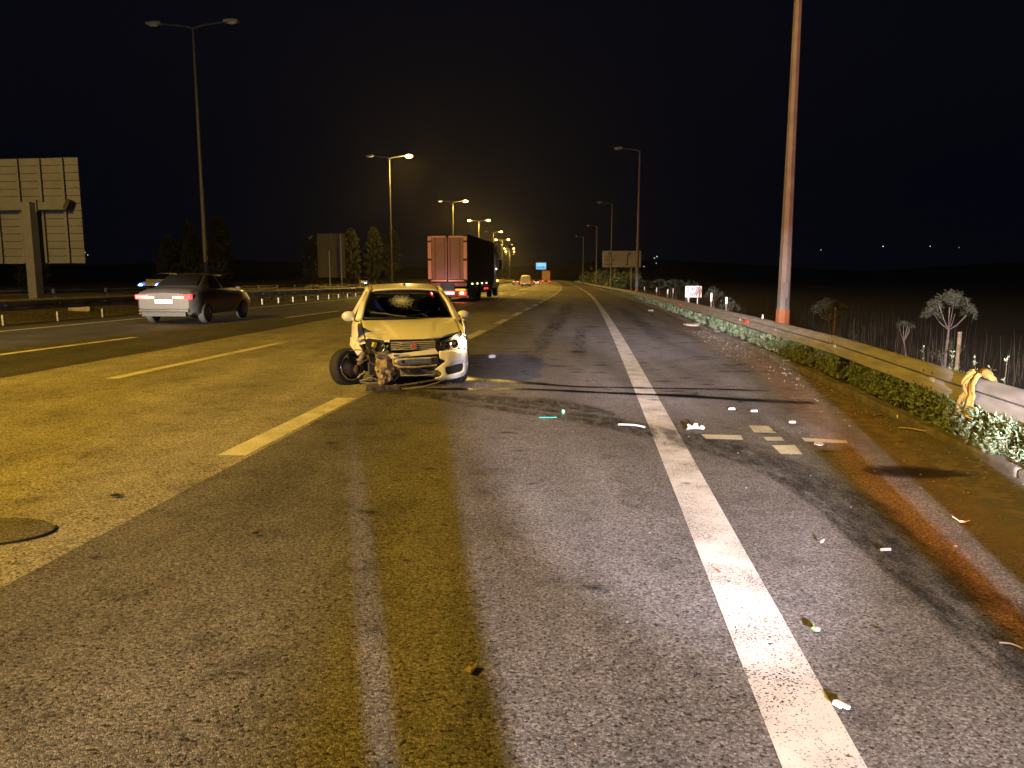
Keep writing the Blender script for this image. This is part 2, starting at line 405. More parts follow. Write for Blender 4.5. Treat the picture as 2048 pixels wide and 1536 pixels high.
M['rust'] = pm('rust', (0.16, 0.07, 0.03), 0.9)

# ------------------------------------------------------------------ lamps outside the frame, some of them added
def spot(name, loc, target, angle, power, col, blend=0.1, rad=0.05, sc=(1, 1, 1)):
    d = bpy.data.lights.new(name, 'SPOT'); d.energy = power; d.color = col
    d.spot_size = R(angle); d.spot_blend = blend; d.shadow_soft_size = rad
    o = bpy.data.objects.new(name, d); COL.objects.link(o); o.location = loc
    o.rotation_euler = (Vector(target) - Vector(loc)).to_track_quat('-Z', 'Y').to_euler(); o.scale = sc
    return o
def aim(loc, yaw, pitch, d=20):    # yaw to the right of +Y
    return (loc[0] + d * math.sin(R(yaw)) * math.cos(R(pitch)), loc[1] + d * math.cos(R(yaw)) * math.cos(R(pitch)), loc[2] + d * math.sin(R(pitch)))
SODIUM = (1.0, 0.57, 0.05)
WARMW = (1.0, 0.89, 1.02)
hl = (0.9, -3.5, 1.55)
spot('headlight', hl, aim(hl, 1.1, -13.5), 19.4, 6600, WARMW, 0.08, 0.05, (1, 1.7, 1))
spot('headlight', hl, aim(hl, 1.6, -8.0), 12.0, 13500, WARMW, 0.5, 0.05, (1.55, 1, 1))
spot('headlight', hl, aim(hl, 4.2, -4.9), 7.0, 34000, WARMW, 0.8, 0.05, (2.7, .8, 1))
spot('headlight', hl, aim(hl, 11.0, -5.6), 5.0, 22000, (1.0, .88, .90), 0.35, 0.03, (1, 1.1, 1))
spot('headlight', hl, aim(hl, 13.0, -8.5), 1.4, 12000, (1.0, 0.78, 0.76), 0.4, 0.03, (1, 9, 1))  # added narrow beam laying the pink band on the shoulder
spot('headlight', hl, aim(hl, -12.8, -11.5), 1.2, 2800, WARMW, 0.7, 0.03, (1, 9, 1))  # added sliver of light for the bright stripe in the lane
spot('headlight', hl, aim(hl, 27.6, -5.0), 21.0, 40000, WARMW, 0.15, 0.04)
spot('headlight', hl, aim(hl, 11.9, -8.5), 2.2, 15000, (1.0, 0.16, 0.02), 0.6, 0.08, (1, 5, 1))  # added orange-red beam colouring a stripe on the shoulder
spot('headlight', hl, aim(hl, 14.3, -8.5), 2.6, 4500, (1.0, 0.12, 0.02), 1.0, 0.08, (1, 4, 1))  # added soft red beam for the fringe past the white light
spot('headlight', hl, aim(hl, 6.6, -2.2), 14.0, 125000, WARMW, 0.8, 0.04, (1.3, .45, 1))
hl2 = (-0.3, -3.5, 1.55)
spot('headlight', hl2, aim(hl2, -12, -12), 18.0, 1900, WARMW, 0.9, 0.05, (1, 1.7, 1))
spot('headlight', hl, (7.35, 20.8, 1.3), 3.6, 26000, (1.0, .86, .9), 1.0, 0.04, (1, 2.2, 1))  # added narrow beam brightening the foot of the nearest lamp pole
bc = (1.4, -4.0, 2.4)
spot('hazard_beacon', bc, (7.5, 20.8, 6.5), 26.0, 11000, (1.0, 0.58, 0.56), 0.6, 0.1)
bc2 = (3.0, -4.0, 2.4)
spot('hazard_beacon', bc2, (7.6, 20.8, 5.5), 26.0, 10000, (1.0, 0.10, 0.06), 0.6, 0.1)
la = (-13.2, -16.0, 0.8)
spot('fill_beam', la, aim(la, 3.6, -0.5), 7.0, 260000, (1.0, 0.84, 0.70), 0.5, 0.1, (1.05, .55, 1))  # added, no vehicle behind it; brightens the silver car's back
spot('fill_beam', la, aim(la, 0, 3.0), 64.0, 9000, (0.95, 0.92, 1.0), 0.9, 0.1)  # added wide pale fill over the sign back and median rails

# ================================================================== THE SETTING
YS = [-14, -10, -6, -3, -1, 0, 1, 2, 3, 4, 5, 6, 7, 8, 9, 10, 11, 12, 13.5, 15, 17, 19, 21, 24, 27, 30, 34, 38, 43, 48, 54, 60, 68, 76, 86, 96, 108, 120,
      135, 150, 165, 180, 200, 220, 245, 270, 300, 330, 370, 410, 460, 520, 600, 700, 850]
def sheet(name, mat, offs, h=0.0, ys=YS, parent=None):
    """A strip of ground between given offsets from the right edge line; offs entries are numbers or functions of y."""
    b = MB(); cols = len(offs)
    for y in ys:
        for o in offs:
            oo, hh = (o if isinstance(o, tuple) else (o, 0.0))
            ov = oo(y) if callable(oo) else oo
            b.v.append(tuple(P(ov, y, h + hh)))
    for j in range(len(ys) - 1):
        for i in range(cols - 1):
            a = j * cols + i; b.f.append((a, a + 1, a + cols + 1, a + cols))
    return b.raw(name, mat, parent)
# land to the horizon
b = MB()
xs = [-2500, -900, -300, -120, -60, -30, 0, 30, 60, 120, 300, 900, 2500]; ys2 = [-60, 0, 40, 100, 200, 400, 800, 1500, 3000]
for y in ys2:
    for x in xs: b.v.append((x, y, -3.2 + (0.5 if x < -20 else 0)))
for j in range(len(ys2) - 1):
    for i in range(len(xs) - 1):
        a = j * 13 + i; b.f.append((a, a + 1, a + 14, a + 13))
tag(b.raw('ground', M['ground']), kind='structure')
tag(sheet('verge', M['ground'], [(lambda y: kerb_off(y) + 0.12, -0.02), (lambda y: kerb_off(y) + 0.8, 0.0), (6.0, -0.12), (10.0, -0.45), (20.0, -0.9), (60, -1.4), (160, -1.8)]), kind='structure')
seam = lambda y: -9.1 - 0.05 * min(30, max(0, y - 14)) + 0.04 * math.sin(y * 1.3)
tag(sheet('road', M['asphalt'], [-3.69, -1.8, 0.0, 1.5, (lambda y: kerb_off(y) + 0.02)]), kind='structure')
tag(sheet('road', M['asphalt_light'], [seam, -7.5, -5.6, -3.69]), kind='structure')
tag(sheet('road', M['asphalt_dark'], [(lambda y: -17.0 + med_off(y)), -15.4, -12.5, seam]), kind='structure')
tag(sheet('median_strip', M['median'], [(lambda y: -24.2 + med_off(y), -0.05), (lambda y: -20.6 + med_off(y), 0.08), (lambda y: -16.9 + med_off(y), -0.03), (lambda y: -16.4 + med_off(y), 0.012)]), kind='structure')
tag(sheet('opposite_road', M['asphalt'], [-40.0, -32.0, (lambda y: -24.1 + med_off(y))]), kind='structure')
tag(sheet('far_verge', M['ground'], [(-170, -0.6), (-90, -0.2), (-55, 0.0), (-39.9, -0.03)]), kind='structure')
# dirt washed along the gutter
def fade_ribbon(name, mat, pts, h, widths, nacross=5, fadeends=True):
    """A film lying on the road: centre line pts (x, y), half widths; vertex attribute fade runs to 0 at the rim."""
    n = len(pts); b = MB(); fd = []
    for i, (x, y) in enumerate(pts):
        x0, y0 = pts[max(i - 1, 0)]; x1, y1 = pts[min(i + 1, n - 1)]
        t = Vector((x1 - x0, y1 - y0)).normalized(); nrm = Vector((-t.y, t.x))
        for k in range(nacross):
            s = -1 + 2 * k / (nacross - 1)
            px, py = x + nrm.x * s * widths[i], y + nrm.y * s * widths[i]
            b.v.append((px, py, gz(py) + cross(px - xr(py)) + h))
            e = 1.0
            if fadeends: e = min(1, i / 1.5, (n - 1 - i) / 1.5)
            fd.append(max(0.0, (1 - s * s)) ** 0.7 * e)
    for i in range(n - 1):
        for k in range(nacross - 1):
            a = i * nacross + k; b.f.append((a, a + 1, a + nacross + 1, a + nacross))
    o = b.raw(name, mat)
    at = o.data.attributes.new('fade', 'FLOAT', 'POINT')
    for i, v in enumerate(fd): at.data[i].value = v
    return tag(o, kind='structure')
def resample(pts, step):
    out = []
    n = len(pts)
    for i in range(n - 1):
        p0 = pts[max(i - 1, 0)]; p1 = pts[i]; p2 = pts[i + 1]; p3 = pts[min(i + 2, n - 1)]
        L = max(1, int(math.hypot(p2[0] - p1[0], p2[1] - p1[1]) / step))
        for k in range(L):
            t = k / L
            out.append(tuple(0.5 * (2 * p1[c] + (p2[c] - p0[c]) * t + (2 * p0[c] - 5 * p1[c] + 4 * p2[c] - p3[c]) * t * t + (3 * p1[c] - p0[c] - 3 * p2[c] + p3[c]) * t ** 3) for c in range(len(p1))))
    out.append(pts[-1]); return out
gut = [(xr(y) + kerb_off(y) - 0.42, y) for y in [1 + 1.5 * k for k in range(34)]]
M['gutter_dirt'] = stain_mat('gutter_dirt', (0.20, 0.165, 0.13), 0.95, (5, 5, 5), 0.95, 0.32, 0.55)
fade_ribbon('gutter_dirt', M['gutter_dirt'], gut, 0.003, [0.62 + 0.12 * math.sin(i * 1.3) for i in range(len(gut))], fadeends=False)
M['skid'] = stain_mat('tyre_rubber_mark', (0.022, 0.022, 0.021), 0.62, (9, 2.5, 1), 0.7, 0.36, 0.58)
M['oil'] = stain_mat('oil_wet', (0.006, 0.006, 0.006), 0.95, (3.5, 9, 1), 0.25, 0.30, 0.44)
M['oval_film'] = stain_mat('dark_oval', (0.02, 0.014, 0.008), 0.85, (2, 2, 1), 0.5, 0.1, 0.3)
sk = resample([(-1.2, 9.9), (-0.14, 9.0), (0.96, 8.22), (1.51, 7.55), (2.01, 7.05), (2.3, 6.43), (2.40, 5.39), (2.34, 4.45), (2.30, 3.78), (2.27, 3.0), (2.2, 1.6)], 0.3)
fade_ribbon('skid_mark', M['skid'], sk, 0.0062, [0.10 + 0.18 * min(1, i / len(sk) * 2) for i in range(len(sk))])
sk2 = [(x + 0.10, y + 0.30) for x, y in sk[:int(len(sk) * .55)]]
fade_ribbon('skid_mark', M['skid'], sk2, 0.0068, [0.10 + 0.10 * (i / len(sk2)) for i in range(len(sk2))])
sk3 = [(x - 0.23, y - 0.1) for x, y in sk[int(len(sk) * .35):]]
fade_ribbon('skid_mark', M['skid'], sk3, 0.0074, [0.09] * len(sk3))
f1 = resample([(-1.0, 11.8), (-0.6, 11.55), (0.19, 11.3), (0.9, 10.98), (1.63, 10.98), (2.34, 10.93), (3.03, 10.83), (3.62, 10.68)], 0.2)
fade_ribbon('fluid_trail', M['oil'], f1, 0.0082, [0.30 - 0.22 * min(1, i / (len(f1) * 0.45)) + 0.02 * math.sin(i * 2.1) for i in range(len(f1))])
f2 = resample([(-1.4, 10.6), (-0.85, 10.5), (0.18, 10.62), (1.21, 10.45), (2.2, 10.27), (3.09, 9.88), (3.93, 9.62)], 0.2)
fade_ribbon('fluid_trail', M['oil'], f2, 0.0088, [0.12 - 0.03 * math.sin(i * 1.7) + (0.05 if i > len(f2) * .6 else 0) for i in range(len(f2))])
f3 = resample([(-2.0, 10.2), (-0.9, 10.0), (0.3, 9.55), (1.1, 9.0)], 0.2)
fade_ribbon('fluid_trail', M['skid'], f3, 0.0094, [0.34 - 0.1 * math.sin(i) for i in range(len(f3))])
fade_ribbon('dark_oval', M['oval_film'], [(2.86, 6.18), (2.95, 6.17), (3.1, 6.17), (3.3, 6.16), (3.5, 6.14), (3.65, 6.10), (3.78, 6.06)], 0.0100, [0.0, .17, .24, .25, .20, .1, 0.0])  # dark oval film on the shoulder, fading to its rim
for yy0, ln, dx, ww in ((13, 14, -1.9, .28), (14.5, 10, -0.1 - 0.9, .2), (16, 30, 1.1, .35), (22, 30, -1.9, .4)):
    fade_ribbon('tyre_track', stain_mat('worn_track', (0.02, 0.02, 0.02), 0.5, (4, .6, 1), 0.6, .35, .65), [(xr(yy0 + k * ln / 12) + dx, yy0 + k * ln / 12) for k in range(13)], 0.0105, [ww] * 13)

M['spot'] = stain_mat('oil_spot_film', (0.012, 0.012, 0.012), 0.75, (14, 14, 1), 0.5, 0.25, 0.5)
b = MB(); fd = []; rs = random.Random(21)
for k in range(210):
    y = rs.uniform(2.6, 26) if k > 60 else rs.uniform(9, 19); x = xr(y) + rs.uniform(-3.6, 2.3); a0 = rs.random() * 3; r0 = rs.choice((.03, .05, .07, .10, .14)) * (.25 + .06 * y)
    o0 = len(b.v); b.v.append((x, y, gz(y) + cross(x - xr(y)) + .0130)); fd.append(1.0)
    for q in range(10):
        a = 2 * math.pi * q / 10; r_ = r0 * rs.uniform(.6, 1.2); px, py = x + r_ * 1.5 * math.cos(a), y + r_ * .9 * math.sin(a)
        b.v.append((px, py, gz(py) + cross(px - xr(py)) + .0130)); fd.append(0.0)
    for q in range(10): b.f.append((o0, o0 + 1 + q, o0 + 1 + (q + 1) % 10))
o = b.raw('oil_stain', M['spot']); at = o.data.attributes.new('fade', 'FLOAT', 'POINT')
for i, v in enumerate(fd): at.data[i].value = v
tag(o, kind='structure')

# painted lines
def ribbon(name, mat, o0, o1, ya, yb, h=0.004, wid=None, step=2.0):
    n = max(2, int((yb - ya) / step)); b = MB()
    for i in range(n + 1):
        y = ya + (yb - ya) * i / n
        a0 = o0(y) if callable(o0) else o0
        a1 = a0 + wid if wid else o1
        b.v += [tuple(P(a0, y, h)), tuple(P(a1, y, h))]
    for i in range(n): b.f.append((2 * i, 2 * i + 1, 2 * i + 3, 2 * i + 2))
    return tag(b.raw(name, mat), kind='structure')
ribbon('edge_line', M['white_line'], -0.14, 0.14, -4, 760, step=3)
ribbon('inner_edge_line', M['white_line'], lambda y: -15.05 + med_off(y), None, 6, 560, wid=0.16, step=3)
for k in range(-1, 46):
    ya = 6.45 + 6.4 * k; ribbon('lane_dash', M['white_dash'], -3.97, -3.73, ya, ya + 3.15)
for k in range(-1, 18):
    ya = 10.9 + 15.3 * k; ribbon('lane_dash', M['white_dash'], -7.70, -7.52, ya, ya + 6.2)
for k in range(-1, 18):
    ya = 11.6 + 15.3 * k; ribbon('lane_dash', M['white_dash'], lambda y: -11.32 + med_off(y) * .3, None, ya, ya + 6.1, wid=0.17)
for q in ([(1.92, 7.67), (2.31, 7.62), (2.27, 7.4), (1.92, 7.45)], [(2.55, 8.14), (2.75, 8.11), (2.71, 7.74), (2.49, 7.77)], [(2.51, 7.54), (2.69, 7.54), (2.66, 7.36), (2.49, 7.36)],
          [(2.47, 7.16), (2.69, 7.16), (2.62, 6.78), (2.43, 6.8)], [(2.88, 7.5), (3.27, 7.38), (3.23, 7.24), (2.85, 7.33)]):
    b = MB(); b.add([(x, y, 0.0125) for x, y in q], [(0, 1, 2, 3)]); tag(b.raw('survey_mark', M['faded_paint']), kind='structure')
# round repair patch in the left lane, with a sunk rim
b = MB(); n = 28
M['patch'] = asphalt_mat('patch_asphalt', (1.05, 1.0, 0.88), dark=0.08, light=0.27, worn=False)
rr = [0.42 * (1 + 0.08 * mnoise.noise(Vector((math.cos(a), math.sin(a), 3)))) for a in [2 * math.pi * k / n for k in range(n)]]
for s, h in ((1.0, 0.004), (0.93, 0.007), (0.5, 0.006), (0.01, 0.006)):
    for k in range(n):
        a = 2 * math.pi * k / n; b.v.append((-3.14 + rr[k] * s * 0.90 * math.cos(a), 4.44 + rr[k] * s * 0.60 * math.sin(a), h + 0.08))
for j in range(3):
    for k in range(n): b.f.append((j * n + k, j * n + (k + 1) % n, (j + 1) * n + (k + 1) % n, (j + 1) * n + k))
o = tag(b.raw('road_patch', M['patch']), kind='structure')
M['pitch'] = pm('bitumen_seam', (0.008, 0.008, 0.008), 0.7, bump=0.6, bscale=30)
for vtx in o.data.vertices: vtx.co.z = vtx.co.z - 0.08 + cross(vtx.co.x - xr(vtx.co.y))
b = MB(); pts = [(-3.14 + rr[k % n] * .92 * math.cos(2 * math.pi * k / n), 4.44 + rr[k % n] * .62 * math.sin(2 * math.pi * k / n)) for k in range(n // 2 - 2, n + 3)]
b.tube([(x, y, 0.006 + cross(x - xr(y))) for x, y in pts], [0.004 + 0.006 * abs(math.sin(k * .31)) for k in range(len(pts))], 6)
tag(b.raw('patch_seam', M['pitch']), kind='structure')

# kerb, one stone per metre near the camera
kerb = tag(bpy.data.objects.new('kerb', None), kind='structure'); COL.objects.link(kerb)
b = MB(); b.box((0, 0, 0.005), (0.16, 0.985, 0.15)); kst = None
for k in range(60):
    y = 0.5 + k
    p = P(kerb_off(y) + 0.09, y, random.uniform(-.012, .012)); d = P(kerb_off(y + .5), y + .5) - P(kerb_off(y - .5), y - .5)
    rz = -math.atan2(d.x, d.y) + random.uniform(-.015, .015)
    if kst is None:
        kst = b.build('kerb_stone', M['kerb'], kerb, bevel=0.025); kst.location = p; kst.rotation_euler = (0, 0, rz)
    else: inst(kst, kerb, p, (random.uniform(-.01, .01), random.uniform(-.04, .04), rz))
o = sheet('kerb_run', M['kerb'], [(lambda y: kerb_off(y) + 0.005, 0.0), (lambda y: kerb_off(y) + 0.01, 0.11), (lambda y: kerb_off(y) + 0.17, 0.12), (lambda y: kerb_off(y) + 0.18, 0.0)], ys=[60.2] + [y for y in YS if 60.5 < y <= 410], parent=kerb)
tag(o, kind='stuff')

# loose grit in the gutter, all one scatter
b = MB()
for k in range(1500):
    y = 1.5 + 22 * random.random() ** 1.3; o_ = kerb_off(y) - abs(random.gauss(0, 0.33)) - 0.02
    s = (0.0025 + 0.009 * random.random() ** 3) * (1 + 0.02 * y); p = P(o_, y, s * .5)
    b.box(p, (s * 1.5, s, s), (random.random(), random.random(), random.random() * 3))
for k in range(260):
    x = random.uniform(-3, 3.4); y = random.uniform(2.3, 11); s = random.uniform(0.002, 0.005)
    b.box((x, y, s * .5 + cross(x - xr(y))), (s * 1.6, s, s), (0, 0, random.random() * 3))
tag(b.raw('gravel', M['stone']), 'pale loose grit scattered along the gutter by the kerb', 'gravel', kind='stuff')

# night air: thin even haze round everything
b = MB(); b.box((100, 1500, 38), (5600, 3300, 96))
M['haze'], hn, hlk, hb = newmat('haze_air')
hn.remove(hb); pv = hn.new('ShaderNodeVolumePrincipled'); pv.inputs['Color'].default_value = (.9, .9, .9, 1); pv.inputs['Density'].default_value = 0.00009; pv.inputs['Anisotropy'].default_value = 0.72
hlk.new(pv.outputs[0], hn['Material Output'].inputs['Volume'])
HAZE = b.raw('haze', M['haze']); tag(HAZE, kind='stuff')

# ================================================================== GUARD RAILS
WPROF = [(0.0, 0.0), (-0.035, 0.012), (-0.085, 0.045), (-0.085, 0.105), (-0.03, 0.140), (-0.03, 0.172), (-0.085, 0.205), (-0.085, 0.265), (-0.035, 0.298), (0.0, 0.31)]
def beam_mesh(mat, side):
    b = MB(); n = len(WPROF)
    for y in (0, 1):
        for (x, z) in WPROF: b.v.append((x * side, y, z))
        for (x, z) in reversed(WPROF): b.v.append((x * side + 0.004 * side, y, z))
    m = 2 * n
    for k in range(m): b.f.append((k, (k + 1) % m, m + (k + 1) % m, m + k))
    return b.mesh('rail_beam', mat)
def guardrail(label, off, y0, y1, step, zb, side, mat, pmat, refl=(), bolts=True, stepfar=None):
    root = thing('guardrail', label, 'guardrail', P(off(y0), y0))
    inv = -Vector(root.location)
    me = beam_mesh(mat, side); src = bpy.data.objects.new('rail_beam', me)
    b = MB(); b.box((0.05 * side, 0, -0.5 + zb / 2 + 0.13), (0.05, 0.11, zb + 0.55)); b.box((0.0 * side, 0, zb + .12), (0.09, 0.10, 0.2))
    pme = b.mesh('post', pmat)
    bb = MB(); bb.disc((0, 0, 0), 0.018, (-side, 0, 0), 8, 0.014); bme = bb.mesh('bolt', M['rust'])
    rb = MB(); rb.box((0, 0, 0), (0.05, 0.085, 0.12)); rme = rb.mesh('reflector', M['red_refl'])
    y = y0
    while y < y1:
        st = step * 1.0
        a = P(off(y), y, zb); c = P(off(y + st), y + st, zb); d = c - a; L = d.length
        o = bpy.data.objects.new('rail_beam', me); COL.objects.link(o); o.parent = root
        lap = .007 * side * (int((y - y0) / st + .5) % 2)
        o.location = a + inv - Vector((lap, 0, lap * .3)); o.scale = (1, L * 1.05, 1)
        o.rotation_euler = (math.asin(d.z / L), 0, -math.atan2(d.x, d.y))
        pn = 1
        q = bpy.data.objects.new('post', pme); COL.objects.link(q); q.parent = root
        q.location = P(off(y), y) + inv; q.rotation_euler = (0, 0, heading(y))
        if bolts and y < 22:
            for (dy, dz) in ((-.12, .075), (.12, .075), (-.12, .235), (.12, .235)):
                e = bpy.data.objects.new('bolt', bme); COL.objects.link(e); e.parent = root
                e.location = P(off(y + dy), y + dy, zb + dz) + inv + Vector((-0.085 * side, 0, 0)); e.rotation_euler = (0, 0, heading(y))
        y += st
    for yy in refl:
        e = bpy.data.objects.new('reflector', rme); COL.objects.link(e); e.parent = root
        e.location = P(off(yy), yy, zb + 0.156) + inv + Vector((-0.055 * side, 0, 0)); e.rotation_euler = (0, 0, heading(yy) + .3)
    return root
roff = lambda y: rail_off(y) + 0.17 if y > 5 else 2.62 + .17
guardrail('long galvanised guardrail with red reflectors along the right shoulder', roff, 0.25, 300, 4.0, 0.345, 1, M['galv'], M['post'],
          refl=[19.2, 33.5, 48.5, 65, 82, 98, 115, 132, 149, 166, 183, 200, 217, 234, 251])
goff = lambda y: -16.35 + med_off(y) * 0.75
guardrail('weathered guardrail on white posts along the left edge of the median', goff, 13.9, 230, 2.25, 0.37, -1, M['galv_old'], M['post'], bolts=False)
goff2 = lambda y: -23.6 + med_off(y)
guardrail('darker second guardrail beyond the median beside the oncoming lanes', goff2, 14.0, 230, 4.0, 0.45, 1, M['galv_old'], M['post'], bolts=False)

# ================================================================== STREET LAMPS
def lamp_head(parent, side, lit, arm):
    b = MB(); b.box((side * (arm + 0.32), 0, 0.02), (0.78, 0.30, 0.13)); b.box((side * (arm + 0.25), 0, 0.10), (0.5, 0.22, 0.06))
    h = b.build('lamp_head', M['lamp_shell'], parent, bevel=0.03)
    g = MB(); g.ball((side * (arm + 0.36), 0, -0.05), 0.32 if lit == 2 else 0.2, (1.3, .8, .6) if lit == 2 else (1.4, .7, .45), 12)
    g.build('lamp_glass', M['sodium'] if lit == 2 else M['sodium_dim'] if lit == 1 else M['lens_off'], h, True)
    return h
ARM = 1.75
def street_lamp(label, off, y, heads, H=14.0, group=None, power=20000, slim=1.0):
    """heads: {side: 0 unlit, 1 dim, 2 lit}"""
    t = thing('street_lamp', label, 'street lamp', P(off, y), heading(y), group)
    b = MB(); b.tube([(0, 0, -0.8), (0, 0, 0.75)], [0.19 * slim, 0.185 * slim], 8); b.build('pole_base', M['pole_base'], t)
    b = MB(); b.tube([(0, 0, 0.75), (0, 0, 5), (0, 0, H)], [0.168 * slim, 0.125 * slim, 0.07 * slim], 8); b.build('pole', M['pole'] if slim == 1.0 else M['pole_median'], t)
    b = MB(); b.box((0.0, -0.165 * slim, 1.25), (0.13, 0.02, 0.4)); b.build('access_door', M['pole'], t)
    for s, lit in heads.items():
        b = MB(); b.tube([(0, 0, H - 0.06), (s * 0.5, 0, H + 0.08), (s * ARM, 0, H + 0.22)], [0.06, 0.05, 0.04], 6); a = b.build('arm', M['pole'] if slim == 1.0 else M['pole_median'], t)
        hd = lamp_head(t, s, lit, ARM); hd.location = (0, 0, H + 0.22)
        if lit:
            p = t.location + Matrix.Rotation(heading(y), 3, 'Z') @ Vector((s * (ARM + .36), 0, H - 0.02))
            spot('lamp_light', p, (p.x, p.y, 0), 165, power * (1 if lit == 2 else .35), SODIUM, 0.35, 0.12)
            if lit == 2:
                d = bpy.data.lights.new('lamp_glow', 'POINT'); d.energy = 6000; d.color = (1.0, .60, .14); d.shadow_soft_size = .3
                e = bpy.data.objects.new('lamp_glow', d); COL.objects.link(e); e.location = p - Vector((0, 0, .35))
    return t
LM = [(41.7, {-1: 0, 1: 0}), (84, {-1: 0, 1: 2}), (130, {-1: 1, 1: 2}), (172, {-1: 2, 1: 2}), (216, {-1: 0, 1: 2}), (263, {-1: 2, 1: 2}), (308, {-1: 1, 1: 1}), (352, {-1: 2, 1: 2}), (396, {-1: 2, 1: 2}), (440, {-1: 1, 1: 1})]
ML = ['tall unlit double-arm street lamp in the median, behind the speeding silver car', 'tall median street lamp with only its right head lit, left of the truck',
      'double-arm median street lamp rising straight above the truck trailer', 'median street lamp with two glowing heads above the front of the trailer',
      'median street lamp with its right head lit, just past the trailer top', 'lit median street lamp, sixth back along the row, past the truck cab',
      'dim median street lamp, seventh along the row, over the distant vehicles', 'small lit median street lamp, eighth along the row, near the horizon',
      'tiny lit median street lamp, ninth along the row, near the horizon', 'faintest and farthest median street lamp at the end of the row']
for (y, hd), lb in zip(LM, ML): street_lamp(lb, -21.0 - .006 * y, y, hd, group='street lamps along the median', slim=.72)
RL = [(20.8, 'nearest tall pale lamp pole behind the right guardrail, rust-brown at its foot'), (76.6, 'unlit single-arm street lamp in front of the white billboard, second pole on the right'),
      (128, 'unlit single-arm street lamp at the left edge of the white billboard'), (183, 'fourth unlit lamp pole on the right, left of the white billboard'), (232, 'farthest and smallest unlit lamp pole on the right side')]
for y, lb in RL: street_lamp(lb, 4.45 - (1.2 if y > 200 else 0), y, {-1: 0}, group='unlit street lamps behind the right guardrail')
# the lamp of the same row that stands just left of and behind the camera
pl = P(-20.4, -2.0); lp = (pl.x + 2.1, pl.y, pl.z + 14.0)
spot('lamp_light', lp, (lp[0] + 4, lp[1] + 3, 0), 165, 37000, SODIUM, 0.35, 0.12)

# ================================================================== SIGNS
def text_mesh(txt, size, mat, name, parent, loc, rot=(math.pi / 2, 0, 0), th=0.004):
    c = bpy.data.curves.new(name, 'FONT'); c.body = txt; c.size = size; c.align_x = 'CENTER'; c.align_y = 'CENTER'; c.extrude = th
    o = bpy.data.objects.new(name, c); COL.objects.link(o)
    bpy.context.view_layer.update()
    me = bpy.data.meshes.new_from_object(o.evaluated_get(bpy.context.evaluated_depsgraph_get()))
    bpy.data.objects.remove(o); me.name = name; me.materials.clear(); me.materials.append(mat)
    q = bpy.data.objects.new(name, me); COL.objects.link(q); q.parent = parent; q.location = loc; q.rotation_euler = rot
    return q
def big_sign():
    t = thing('road_sign', 'large panelled back of a motorway sign on one post at the far left', 'road sign', P(-21.1, 29.0), heading(29) - 0.05)
    x0, x1 = -3.4, 1.72; z0, rows, rh = 1.72, 14, 0.272
    src = None
    for k in range(rows):
        b = MB(); b.box(((x0 + x1) / 2, random.uniform(-.004, .004), z0 + rh * (k + .5)), (x1 - x0, 0.035, rh - 0.014)); b.build('plank', M['sign_back'], t, bevel=0.006)
    for x in (-2.55, -1.62, -0.68, 0.22, 1.14):
        b = MB(); b.box((x, -0.075, z0 + rows * rh / 2), (0.045, 0.09, rows * rh - .05)); b.box((x, -0.122, z0 + rows * rh / 2), (0.10, 0.012, rows * rh - .05)); b.build('rib', M['sign_back'], t)
    b = MB(); b.box((-0.95, -0.25, 3.78), (4.6, 0.22, 0.27)); b.build('cross_beam', M['sign_back'], t, bevel=0.01)
    b = MB(); b.box((1.41, -0.25, 3.82), (0.16, 0.26, 0.36), (0, 0.5, 0)); b.build('beam_cap', M['chassis'], t)
    b = MB(); b.box((0.05, -0.55, 1.6), (0.34, 0.36, 4.6)); b.build('post', M['sign_back'], t, bevel=0.01)
    b = MB(); b.box((0.05, -0.4, 3.78), (0.42, 0.10, 0.42)); b.build('bracket', M['sign_back'], t)
    b = MB(); b.box((-1.5, -0.02, z0 + .01), (3.6, 0.05, 0.03)); b.build('bottom_edge', M['sign_back'], t)
    return t
big_sign()
tag((lambda o: o)((lambda b: b.build('concrete_block', M['concrete'], bevel=0.02))(MB().box(P(-19.3, 28.2, 0.12), (0.75, 0.4, 0.22), (0, 0, .1)))), 'pale concrete block lying in the median under the big sign back', 'block')
def tall_panel_sign():
    t = thing('road_sign', 'dark tall back panel of a sign standing on two posts before the cypresses', 'road sign', P(-23.6, 70), heading(70) - .1)
    n = 4
    for k in range(n):
        b = MB(); b.box((-0.97 + 2.62 * (k + .5) / n - .3, 0, 3.3), (2.62 / n - .025, 0.05, 3.9)); b.build('panel', M['sign_back_dark'], t)
    for x, top in ((-0.1, 3.7), (1.02, 5.2)):
        b = MB(); b.tube([(x, -0.12, -.8), (x, -0.12, top)], 0.06, 8); b.build('post', M['post'], t)
    for z in (1.9, 3.9):
        b = MB(); b.box((0.3, -0.06, z), (2.2, 0.05, 0.06)); b.build('cross_beam', M['sign_back_dark'], t)
tall_panel_sign()
def marker_sign():
    t = thing('marker_sign', 'small bright white marker sign reading 0-4/20 over 809 behind the guardrail', 'sign', P(4.4, 37.9), heading(38) + .12)
    b = MB(); b.box((0, 0, 0.98), (0.82, 0.012, 0.56)); p = b.build('plate', M['sign_white'], t, bevel=0.02)
    b = MB()
    for x in (-0.22, 0.22): b.box((x, 0.03, 0.2), (0.05, 0.04, 1.6))
    b.build('post', M['post'], t)
    text_mesh('0-4/20', 0.27, M['sign_ink'], 'lettering', t, (0, -0.008, 1.10))
    text_mesh('809', 0.27, M['sign_ink'], 'lettering', t, (0, -0.008, 0.83))
    b = MB(); b.box((0, -0.0085, 0.965), (0.62, 0.004, 0.012)); b.build('divider', M['sign_ink'], t)
marker_sign()
